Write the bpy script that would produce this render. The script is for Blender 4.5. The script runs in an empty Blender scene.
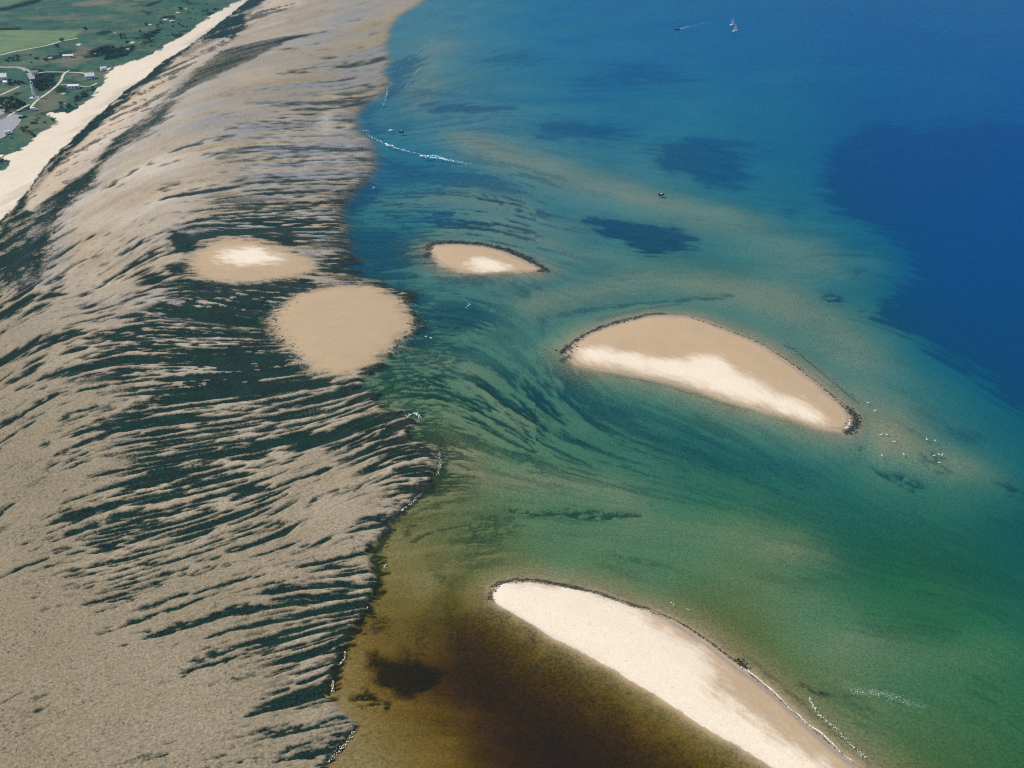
import bpy, math, random
import numpy as np
from mathutils import Vector, Matrix

random.seed(7)
SC = bpy.context.scene
COL = SC.collection
PI = math.pi

# ------------------------------------------------------------------ camera, sky, sun, exposure
CAM_H = 220.0
cam = bpy.data.cameras.new('camera')
cam.lens = 36.9
cam.sensor_width = 36.0
cam.clip_start = 1.0
cam.clip_end = 60000.0
camo = bpy.data.objects.new('camera', cam)
COL.objects.link(camo)
camo.location = (0, 0, CAM_H)
camo.rotation_euler = (math.radians(90 - 29), 0, 0)
SC.camera = camo

SUN_EL, SUN_AZ = math.radians(48), math.radians(-76)      # azimuth measured from +Y towards +X
W = bpy.data.worlds.new('World')
SC.world = W
W.use_nodes = True
wn = W.node_tree
sky = wn.nodes.new('ShaderNodeTexSky')
sky.sky_type = 'NISHITA'
sky.sun_disc = False
sky.sun_elevation = SUN_EL
sky.sun_rotation = SUN_AZ
sky.air_density = 1.0
sky.dust_density = 0.3
sky.ozone_density = 2.0
wn.links.new(sky.outputs[0], wn.nodes['Background'].inputs[0])
wn.nodes['Background'].inputs[1].default_value = 0.10

sun = bpy.data.lights.new('sun', 'SUN')
sun.energy = 4.2
sun.angle = math.radians(0.5)
sun.color = (1.0, 0.92, 0.79)
suno = bpy.data.objects.new('sun', sun)
COL.objects.link(suno)
sdir = Vector((math.sin(SUN_AZ) * math.cos(SUN_EL), math.cos(SUN_AZ) * math.cos(SUN_EL), math.sin(SUN_EL)))
suno.rotation_euler = sdir.to_track_quat('Z', 'Y').to_euler()
suno.location = sdir * 500

SC.view_settings.view_transform = 'Standard'
SC.view_settings.look = 'None'
SC.view_settings.gamma = 1.0
SC.view_settings.exposure = 0.25
SC.cycles.use_denoising = False
SC.cycles.filter_width = 1.2

# ------------------------------------------------------------------ small helpers
def tag(o, label=None, cat=None, group=None, kind=None):
    if label: o['label'] = label
    if cat: o['category'] = cat
    if group: o['group'] = group
    if kind: o['kind'] = kind
    return o


def hash2(ix, iy, seed):
    n = (ix.astype(np.int64) * 374761393 + iy.astype(np.int64) * 668265263 + seed * 974634777) & 0xffffffff
    n = ((n ^ (n >> 13)) * 1274126177) & 0xffffffff
    return ((n ^ (n >> 16)) & 0xffffff).astype(np.float32) / np.float32(0xffffff)


def vnoise(x, y, seed=0):
    """value noise in -1..1"""
    fx, fy = np.floor(x), np.floor(y)
    ix, iy = fx.astype(np.int64), fy.astype(np.int64)
    tx, ty = (x - fx).astype(np.float32), (y - fy).astype(np.float32)
    tx = tx * tx * (3 - 2 * tx)
    ty = ty * ty * (3 - 2 * ty)
    a, b = hash2(ix, iy, seed), hash2(ix + 1, iy, seed)
    c, d = hash2(ix, iy + 1, seed), hash2(ix + 1, iy + 1, seed)
    return (a + (b - a) * tx + (c - a + (a - b - c + d) * tx) * ty) * 2 - 1


def fbm(x, y, seed=0, oct=4, gain=0.5):
    s, a, t = 0, 1.0, 0
    c, n = math.cos(0.6), math.sin(0.6)
    for k in range(oct):
        s = s + a * vnoise(x, y, seed + k * 17)
        t += a
        a *= gain
        x, y = (x * c - y * n) * 2.03 + 5.2, (x * n + y * c) * 2.03 - 3.1
    return s / t


def sm(a, b, x):
    t = np.clip((x - a) / (b - a), 0, 1)
    return t * t * (3 - 2 * t)


def sdf_poly(P, X, Y):
    """signed distance to a closed outline, negative inside"""
    d2 = np.full(X.shape, 1e18, np.float64)
    ins = np.zeros(X.shape, bool)
    n = len(P)
    for i in range(n):
        ax, ay = P[i]
        bx, by = P[(i + 1) % n]
        ex, ey = bx - ax, by - ay
        px, py = X - ax, Y - ay
        t = np.clip((px * ex + py * ey) / (ex * ex + ey * ey + 1e-9), 0, 1)
        qx, qy = px - t * ex, py - t * ey
        np.minimum(d2, qx * qx + qy * qy, out=d2)
        if ay != by:
            cr = ((ay > Y) != (by > Y)) & (px < ex * py / ey)
            ins ^= cr
    d = np.sqrt(d2)
    return np.where(ins, -d, d)


def d_line(P, X, Y):
    d2 = np.full(X.shape, 1e18, np.float64)
    for (ax, ay), (bx, by) in zip(P[:-1], P[1:]):
        ex, ey = bx - ax, by - ay
        px, py = X - ax, Y - ay
        t = np.clip((px * ex + py * ey) / (ex * ex + ey * ey + 1e-9), 0, 1)
        qx, qy = px - t * ex, py - t * ey
        np.minimum(d2, qx * qx + qy * qy, out=d2)
    return np.sqrt(d2)


def smooth_line(P, n=4, closed=False):
    """Catmull-Rom refinement of a surveyed outline"""
    out = []
    m = len(P)
    for i in range(m if closed else m - 1):
        if closed:
            a, b, c, d = P[i - 1], P[i], P[(i + 1) % m], P[(i + 2) % m]
        else:
            a, b, c, d = P[max(i - 1, 0)], P[i], P[i + 1], P[min(i + 2, m - 1)]
        for k in range(n):
            t = k / n
            out.append(tuple(0.5 * (2 * b[j] + (c[j] - a[j]) * t + (2 * a[j] - 5 * b[j] + 4 * c[j] - d[j]) * t * t
                                    + (3 * b[j] - a[j] - 3 * c[j] + d[j]) * t ** 3) for j in (0, 1)))
    if not closed:
        out.append(tuple(P[-1][:2]))
    return out

# ------------------------------------------------------------------ survey of the coast, all in metres
LAND_EDGE = [(-332.1,3788.9), (-322.1,2064.7), (-334.5,1486.1), (-341.7,1388.3), (-348.6,1275.0), (-349.6,1183.2), (-352.0,1097.8), (-354.1,1054.5), (-365.6,1022.9), (-374.1,997.1), (-369.9,976.5), (-362.4,948.9), (-355.1,904.6), (-350.0,863.9), (-351.3,838.5), (-359.7,835.5), (-375.3,838.5), (-353.4,814.4), (-352.4,785.9), (-351.9,756.5), (-349.9,733.9), (-354.4,724.2), (-360.8,719.4), (-355.3,714.7), (-349.8,710.0), (-343.9,700.9), (-343.7,687.5), (-350.2,670.3), (-325.2,550.8), (-288.0,305.7), (-291.7,128.0), (-725.7,128.0), (-11435.1,3788.9)]
BEACH_EDGE = [(-336.4,3837.9), (-313.4,2091.4), (-328.9,1496.6), (-333.0,1398.5), (-332.3,1318.5), (-330.9,1216.1), (-331.4,1153.8), (-332.9,1082.4), (-336.8,1027.2), (-333.1,976.9), (-334.6,916.3), (-331.3,855.7), (-328.4,801.7), (-324.8,750.9), (-322.3,712.2), (-311.5,654.2), (-307.7,621.6), (-303.5,590.0), (-287.2,471.0), (-268.6,275.5), (-295.5,129.7), (-735.0,129.7), (-11583.0,3837.9)]
FLAT_EDGE = [(291.2,3850.1), (14.6,2065.9), (-92.1,1528.0), (-116.9,1403.0), (-138.2,1295.6), (-141.3,1214.1), (-136.6,1120.6), (-128.2,1071.5), (-121.9,1039.4), (-125.8,1004.7), (-115.0,956.4), (-116.6,922.9), (-119.0,898.2), (-127.0,868.1), (-128.6,842.8), (-125.4,812.9), (-117.8,784.8), (-107.7,763.6), (-98.4,721.5), (-97.1,687.6), (-104.5,662.4), (-107.3,627.3), (-107.8,609.2), (-98.8,567.5), (-91.7,537.4), (-84.2,509.8), (-69.0,505.8), (-56.0,489.3), (-49.0,466.7), (-47.2,450.0), (-51.0,435.2), (-57.8,424.1), (-64.7,409.7), (-65.9,398.7), (-61.3,385.6), (-56.7,378.8), (-51.1,373.1), (-41.9,371.5), (-43.3,358.9), (-36.2,349.9), (-30.0,340.5), (-30.3,332.8), (-30.2,320.2), (-37.7,308.8), (-41.9,301.0), (-43.5,292.8), (-49.2,282.8), (-47.7,275.4), (-44.4,264.2), (-46.0,253.6), (-49.5,242.3), (-51.2,229.2), (-52.4,221.6), (-53.0,216.2), (-49.2,209.9), (-44.1,204.9), (-46.6,197.6), (-50.0,190.6), (-54.3,171.8), (-65.5,130.1), (-80.6,67.0), (-552.8,67.0), (-11620.0,3850.1)]
BANKS = [
 ('island_a', [(-176.8,533.5), (-175.2,552.6), (-166.2,566.4), (-150.5,568.0), (-130.9,555.6), (-114.2,540.7), (-103.7,526.5), (-112.5,515.5), (-126.8,507.5), (-146.9,503.6), (-163.0,511.5)]),
 ('island_b', [(-116.8,462.4), (-113.8,479.9), (-108.2,490.9), (-99.4,499.7), (-84.2,502.3), (-69.5,501.0), (-57.8,487.2), (-49.5,467.0), (-47.7,451.3), (-51.6,436.4), (-58.2,424.3), (-65.4,412.7), (-73.4,406.1), (-84.6,407.1), (-93.5,415.6), (-101.7,428.3), (-111.3,447.0)]),
 ('island_c', [(-46.0,552.1), (-44.8,558.1), (-38.0,559.7), (-29.5,559.7), (-12.4,555.1), (-1.1,544.6), (9.8,531.6), (14.5,523.3), (7.0,521.9), (-6.4,520.5), (-22.5,520.5), (-33.5,526.0), (-40.6,535.9)]),
 ('island_d', [(26.1,428.1), (29.2,435.2), (37.9,446.7), (49.5,455.4), (62.4,463.3), (72.4,465.5), (86.8,463.3), (95.4,456.5), (105.4,445.7), (114.9,434.2), (122.8,418.2), (129.9,401.4), (134.7,386.4), (138.0,375.5), (137.8,367.5), (134.2,360.4), (129.6,359.7), (122.3,362.7), (113.7,369.1), (102.8,375.5), (89.7,383.9), (78.4,392.5), (64.5,401.4), (52.0,406.9), (39.0,410.6), (30.4,414.4)]),
 ('island_e', [(-5.7,259.8), (-3.8,263.2), (1.0,264.7), (7.4,264.2), (15.4,262.2), (24.8,259.3), (33.9,255.0), (42.8,250.4), (49.9,245.9), (56.5,238.8), (61.9,231.6), (66.1,226.3), (70.7,220.4), (76.0,212.1), (79.9,205.6), (84.7,197.9), (92.1,186.8), (93.9,176.1), (83.4,174.1), (77.6,180.6), (68.4,190.3), (62.9,195.6), (57.2,200.3), (51.3,205.9), (44.1,212.8), (33.8,222.4), (22.9,231.2), (11.5,240.1), (2.5,248.6), (-4.4,255.0)]),
]
CRESTS = [   # dry pale sand on the banks
 ([(-161.8,543.4), (-155.5,552.3), (-144.6,553.8), (-134.7,546.3), (-126.6,533.3), (-135.8,530.4), (-147.4,529.0), (-156.9,534.7)], 3.0),
 ([(-24.0,533.3), (-17.6,537.6), (-8.2,534.7), (-1.1,526.2), (-6.4,520.7), (-17.2,522.1)], 2.5),
 ([(31.9,425.7), (40.3,427.7), (58.0,422.7), (75.2,415.9), (87.2,420.8), (95.5,416.9), (102.1,404.7), (107.9,390.4), (120.1,379.3), (127.0,365.5), (119.1,366.3), (106.9,376.0), (92.3,386.9), (76.9,397.4), (60.9,408.4), (43.8,415.0), (32.8,417.9)], 2.6),
 ([(-10.4,267.8), (15.4,263.4), (27.9,258.5), (36.9,254.2), (45.0,243.7), (54.6,236.4), (58.3,228.4), (56.5,217.4), (61.4,209.2), (69.9,203.5), (76.3,196.6), (81.9,187.8), (76.2,175.6), (63.6,186.2), (50.3,199.3), (25.4,225.2), (-9.9,251.0)], 2.2),
]
FORE_SAND = [(-328.5,1134.1), (-305.3,1155.4), (-288.1,1113.5), (-289.4,1028.7), (-299.8,962.5), (-295.3,900.0), (-293.7,826.1), (-296.6,775.3), (-293.0,732.1), (-289.3,697.3), (-293.5,661.2), (-294.6,635.6), (-295.2,613.4), (-304.1,635.6), (-319.5,708.6), (-316.2,757.0), (-321.3,826.1), (-327.3,907.0), (-326.9,962.5), (-327.9,1046.5)]
FORE_SAND_TOP = [(-295.0,1229.8), (-293.3,1286.7), (-256.1,1400.4), (-209.7,1785.7), (-274.8,1914.6), (-304.5,1525.2), (-310.7,1370.3), (-316.2,1299.9)]
CHANNEL = [(-218.6,1177.4), (-258.5,1150.0), (-293.6,1093.6), (-295.3,1033.1), (-295.3,962.5), (-292.3,889.7), (-291.9,820.2), (-294.9,770.0), (-290.8,715.5), (-284.3,675.6), (-274.5,659.1), (-283.0,629.9), (-275.9,589.1), (-271.5,558.7), (-255.8,515.5), (-248.9,514.2), (-267.7,566.4), (-272.4,589.1), (-277.2,624.3), (-277.4,667.3), (-282.3,710.9), (-281.6,751.9), (-274.6,788.9), (-270.0,826.1), (-280.1,873.0), (-279.0,924.8), (-271.1,974.3), (-258.7,1019.9), (-250.1,1060.2), (-240.7,1123.7)]
CHANNEL_TOP = [(-332.1,1079.1), (-325.9,1144.6), (-323.6,1217.8), (-325.2,1313.5), (-318.8,1385.2), (-309.2,1363.0), (-310.3,1273.6), (-307.9,1166.3), (-315.9,1113.5), (-321.0,1060.2)]

FLOW = [(-234.4,450.0,4.580), (-184.0,366.7,0.963), (-161.8,298.6,1.114), (-157.5,400.5,0.320), (-124.9,409.7,0.319), (-86.3,366.7,0.530), (-55.1,378.8,0.882), (-70.6,344.0,0.662), (-101.7,344.0,0.352), (-136.3,330.1,0.350), (-52.0,351.4,0.971), (-35.7,344.0,0.164), (-40.4,310.7,-0.148), (-74.3,298.6,1.164), (-103.5,276.4,0.678), (-131.5,261.3,0.475), (-150.0,276.4,0.312), (-60.1,323.4,1.186), (-58.8,266.2,0.138), (-63.6,238.4,0.412), (-66.8,256.5,0.000), (-51.0,234.1,0.729), (-88.4,218.1,0.564), (-129.4,214.3,0.522), (-127.3,484.4,-0.316), (-154.5,472.5,-0.306), (-134.3,450.0,-0.153), (-179.2,472.5,0.000), (-233.0,496.8,-0.199), (-192.6,439.3,0.455), (-134.0,636.7,0.163), (-153.2,745.7,0.187), (-107.8,676.9,0.113), (-194.3,676.9,0.808), (-234.7,656.3,0.820), (-207.2,827.6,0.000), (-148.6,858.4,0.000), (-203.2,552.1,2.005), (-259.6,567.5,17.146), (-236.6,567.5,10.912), (-185.1,926.5,0.390), (-184.6,1095.6,0.758), (-152.3,1263.1,2.571), (-265.2,1048.4,1.737), (-56.7,618.1,0.000), (-20.2,636.7,-0.419), (4.6,567.5,-0.585), (-29.5,450.0,0.000), (-35.7,400.5,-0.357), (-13.7,391.6,-1.143), (7.6,383.0,-1.606), (23.6,366.7,-1.456), (43.3,358.9,-0.742), (21.6,419.2,-3.503), (-4.7,351.4,-0.991), (17.8,323.4,-0.382), (71.9,337.0,-0.741), (49.0,304.6,0.000), (-4.2,298.6,0.236), (-29.1,304.6,0.469), (29.2,276.4,-0.345), (60.0,261.3,-0.607), (98.2,287.2,-0.308), (122.3,256.5,0.000), (164.9,330.1,-1.207), (131.2,344.0,-2.044), (157.9,366.7,-1.759), (95.0,484.4,0.204), (54.5,484.4,0.409), (115.9,439.3,-1.755), (50.5,567.5,-0.501), (110.5,583.6,-0.420), (32.8,698.6,-1.246), (98.2,798.6,-0.332), (-10.1,891.3,0.212), (-60.4,1048.4,1.856), (101.4,1004.7,0.596), (280.8,1048.4,0.000), (280.4,745.7,0.000), (246.5,484.4,-2.070), (169.1,496.8,0.559), (174.2,721.5,-0.836), (94.7,214.3,-0.564), (118.4,218.1,-0.415), (75.9,218.1,-1.519), (12.0,256.5,-0.132), (40.9,234.1,-1.028), (24.1,207.0,-0.906), (-25.8,256.5,0.000), (-32.1,222.0,-0.476), (-9.0,214.3,-0.234), (-24.7,200.0,0.230)]
# share of bare sand on the flats
COVER = [(-132.2,214.3,0.97), (-123.9,193.3,0.98), (-142.4,484.4,0.18), (-167.7,484.4,0.24), (-140.6,419.2,0.34), (-110.2,383.0,0.38), (-120.4,409.7,0.32), (-75.3,374.7,0.48), (-83.6,351.4,0.5), (-147.3,366.7,0.46), (-132.8,344.0,0.4), (-141.1,676.9,0.52), (-131.5,745.7,0.5), (-110.3,567.5,0.5), (-99.3,591.9,0.5), (-189.4,745.7,0.58), (-240.9,676.9,0.97), (-235.9,600.4,0.98), (-197.2,636.7,0.74), (-182.8,656.3,0.64), (-226.3,537.4,0.97), (-228.3,484.4,0.68), (-234.4,450.0,0.66), (-196.3,450.0,0.55), (-184.2,472.5,0.6), (-194.3,383.0,0.66), (-191.0,344.0,0.88), (-175.1,323.4,0.86), (-146.0,337.0,0.48), (-98.7,330.1,0.47), (-112.4,310.7,0.42), (-106.3,287.2,0.46), (-130.1,276.4,0.44), (-148.0,271.2,0.6), (-155.1,256.5,0.9), (-59.3,304.6,0.97), (-62.0,287.2,0.93), (-45.9,330.1,0.42), (-40.9,317.0,0.5), (-52.9,358.9,0.45), (-73.2,292.8,0.7), (-86.9,276.4,0.7), (-97.1,251.8,0.8), (-59.6,271.2,0.42), (-66.8,256.5,0.55), (-52.9,247.2,0.4), (-63.6,238.4,0.56), (-63.6,222.0,0.66), (-51.1,256.5,0.36), (-89.4,222.0,0.94), (-118.0,222.0,0.96), (-110.5,200.0,0.97), (-70.3,200.0,0.88), (-48.8,200.0,0.75), (-191.8,964.2,0.9), (-228.8,926.5,0.97), (-139.1,908.6,0.5), (-167.7,1048.4,0.88), (-211.8,1202.4,0.8), (-215.0,1095.6,0.86), (-152.3,1263.1,0.97), (-175.6,827.6,0.6), (-144.0,827.6,0.5), (-232.2,771.4,0.97), (-254.4,745.7,0.98), (-197.6,858.4,0.64), (-223.0,827.6,0.78), (-179.3,400.5,0.55), (-203.7,419.2,0.64), (-253.6,496.8,0.5), (-237.8,509.8,0.64), (-256.1,484.4,0.62), (-173.0,358.9,0.68), (-148.5,310.7,0.5), (-139.0,247.2,0.88), (-122.0,251.8,0.72), (-160.9,287.2,0.78), (-111.5,656.3,0.5)]
PALE = [(-244.0,700.8,0.33), (-225.7,552.1,0.33), (-219.3,581.9,0.33), (-182.3,339.8,0.02), (-264.2,964.2,0.18), (-167.7,926.5,0.04), (-167.7,1048.4,0.08), (-123.8,207.0,0.05), (-89.4,222.0,0.08), (-58.4,310.7,0.16), (-147.1,552.1,0.1), (-179.3,344.0,0.1), (-135.4,1329.7,0.12), (-279.2,1263.1,0.25), (-141.1,676.9,0.08), (-131.2,383.0,0.05), (-234.4,450.0,0.1), (-54.6,238.4,0.05), (-311.9,858.4,0.35), (-187.7,600.4,0.25)]
WETNESS = [(-200.8,1202.4,0.9), (-206.7,1048.4,0.5), (-158.9,926.5,0.6), (-162.6,798.6,0.9), (-117.6,698.6,1), (-146.6,636.7,0.9), (-254.8,858.4,0.7), (-198.1,721.5,0.7), (-261.6,745.7,0.35), (-247.6,656.3,0.3), (-231.3,552.1,0.25), (-201.0,583.6,0.6), (-104.5,567.5,0.6), (-132.3,484.4,0.5), (-190.5,509.8,0.4), (-192.6,439.3,0.2), (-131.2,383.0,0.15), (-179.3,344.0,0.05), (-92.5,234.1,0.05), (-121.2,200.0,0), (-58.4,310.7,0.1), (-41.6,323.4,0.2), (-54.6,238.4,0.1), (-255.3,1004.7,0.3), (-147.5,1329.7,0.5), (-268.4,1329.7,0.4)]
DEPTH = [(-94.6,1263.1,1.8), (-36.9,1263.1,2.2), (52.9,1202.4,4), (207.4,1202.4,5), (372.9,1202.4,6.5), (563.0,1263.1,7), (40.5,891.3,2.6), (-27.9,926.5,1.8), (-69.2,891.3,1.3), (158.7,891.3,3.6), (243.1,891.3,5), (382.5,926.5,7), (308.4,636.7,9), (245.2,636.7,9), (221.2,484.4,9), (237.5,439.3,9), (231.6,676.9,7), (191.6,676.9,4.5), (199.4,771.4,4.5), (149.2,600.4,3), (89.5,656.3,1.8), (33.7,721.5,1.9), (-8.9,771.4,1.8), (67.5,798.6,3), (105.6,552.1,2.4), (181.0,583.6,2.6), (206.6,552.1,3.5), (174.2,496.8,3), (138.1,496.8,1.5), (97.9,503.2,1.3), (56.8,509.8,2.2), (184.8,450.0,3), (195.0,400.5,4), (203.5,358.9,5), (160.1,400.5,2), (174.2,366.7,2.2), (155.4,358.9,0.8), (142.8,344.0,0.7), (168.7,330.1,1.8), (182.1,317.0,3.5), (-66.5,745.7,2.6), (-99.6,858.4,2), (-39.2,636.7,1.7), (-19.3,600.4,1.5), (28.2,583.6,2.2), (-62.9,552.1,3), (-47.4,496.8,2), (-21.2,484.4,2), (13.6,461.0,1.7), (20.9,400.5,2), (-5.0,383.0,1.8), (-27.0,400.5,1.5), (19.2,358.9,2.3), (44.7,374.7,2.6), (73.0,344.0,3.7), (100.9,330.1,3.8), (125.4,323.4,3.6), (147.0,310.7,3.6), (166.3,287.2,6), (122.1,276.4,4.4), (95.6,276.4,1.9), (78.8,292.8,2), (47.7,292.8,1.9), (33.1,330.1,2), (10.5,330.1,1.3), (-16.3,344.0,0.6), (-26.3,317.0,0.6), (-4.3,310.7,1.5), (-20.6,276.4,1), (29.2,276.4,1.8), (60.0,261.3,1.7), (86.6,266.2,1.5), (102.7,242.7,1.8), (125.5,247.2,3.2), (150.1,247.2,4), (139.5,214.3,3), (108.7,214.3,2), (116.2,196.6,2.2), (92.6,207.0,1), (-25.8,256.5,0.8), (-37.2,276.4,0.6), (-39.6,238.4,0.9), (-36.2,207.0,0.55), (-29.7,196.6,0.55), (-16.6,200.0,0.9), (2.3,218.1,3.3), (13.2,207.0,3.6), (-17.8,222.0,2.2), (36.6,196.6,3.6), (-3.6,238.4,2), (49.0,190.6,3)]
TINT = [(0.0,248.1,2), (14.2,233.3,2), (30.7,218.9,2), (50.7,202.1,2), (37.1,225.9,2), (144.9,268.2,0.95), (-13.2,1202.4,0), (317.7,1202.4,0), (475.7,1048.4,0), (-44.8,745.7,0.05), (135.9,745.7,0.1), (245.9,552.1,0.1), (-6.1,484.4,0.5), (98.9,509.8,0.5), (170.7,484.4,0.4), (-4.9,366.7,0.85), (54.4,351.4,0.75), (102.4,337.0,0.65), (175.4,358.9,0.5), (166.3,287.2,0.8), (128.8,276.4,0.95), (82.2,292.8,1), (30.4,292.8,1), (-11.5,310.7,1.1), (-23.3,330.1,1.2), (-27.2,276.4,1.45), (-10.5,271.2,1.3), (15.6,268.7,1), (-22.7,256.5,1.7), (13.8,222.0,2), (-30.0,200.0,2), (-42.6,238.4,2), (-9.8,245.0,2), (37.4,203.4,2), (59.4,190.6,2), (44.0,261.3,1), (86.4,238.4,1), (111.2,222.0,1), (136.7,214.3,1), (90.6,200.0,1.15), (127.1,190.6,1.1), (49.0,190.6,2)]
# submerged sand bars: line, half width (m), how much shallower
SHOALS = [
 ([(-35.2,776.7), (-8.6,740.8), (22.7,703.1), (51.6,672.7), (87.7,640.6), (133.1,611.0)], 26, .62),
 ([(-70.3,631.1), (-39.6,644.4), (-7.5,627.3), (28.7,597.0)], 18, .4),
 ([(-53.4,575.4), (-18.9,586.9), (16.2,570.6), (37.5,540.2)], 14, .45),
 ([(16.7,484.4), (45.5,499.4), (88.4,509.8), (127.3,494.3), (150.1,463.3), (158.9,423.1)], 22, .5),
 ([(145.2,384.7), (148.6,362.7), (158.9,345.5), (169.2,331.5)], 12, .5),
 ([(111.8,591.9), (148.2,567.5), (173.9,534.5)], 24, .4),
 ([(-25.8,340.5), (-4.5,324.7), (17.7,320.2), (38.9,310.7)], 10, .45),
 ([(44.5,295.7), (71.9,292.8), (94.7,287.2)], 9, .35),
 ([(90.1,281.8), (106.1,278.5)], 7, .4),
 ([(-41.8,424.1), (-18.5,407.8), (7.3,366.7)], 7, .4),
 ([(-26.7,268.7), (-10.5,273.8), (9.2,271.2)], 6, .4),
 ([(104.5,238.4), (124.0,234.1), (149.8,232.1)], 9, .3),
 ([(-76.1,1146.7), (-86.3,1004.7), (-79.2,858.4)], 20, .35),
]
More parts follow.
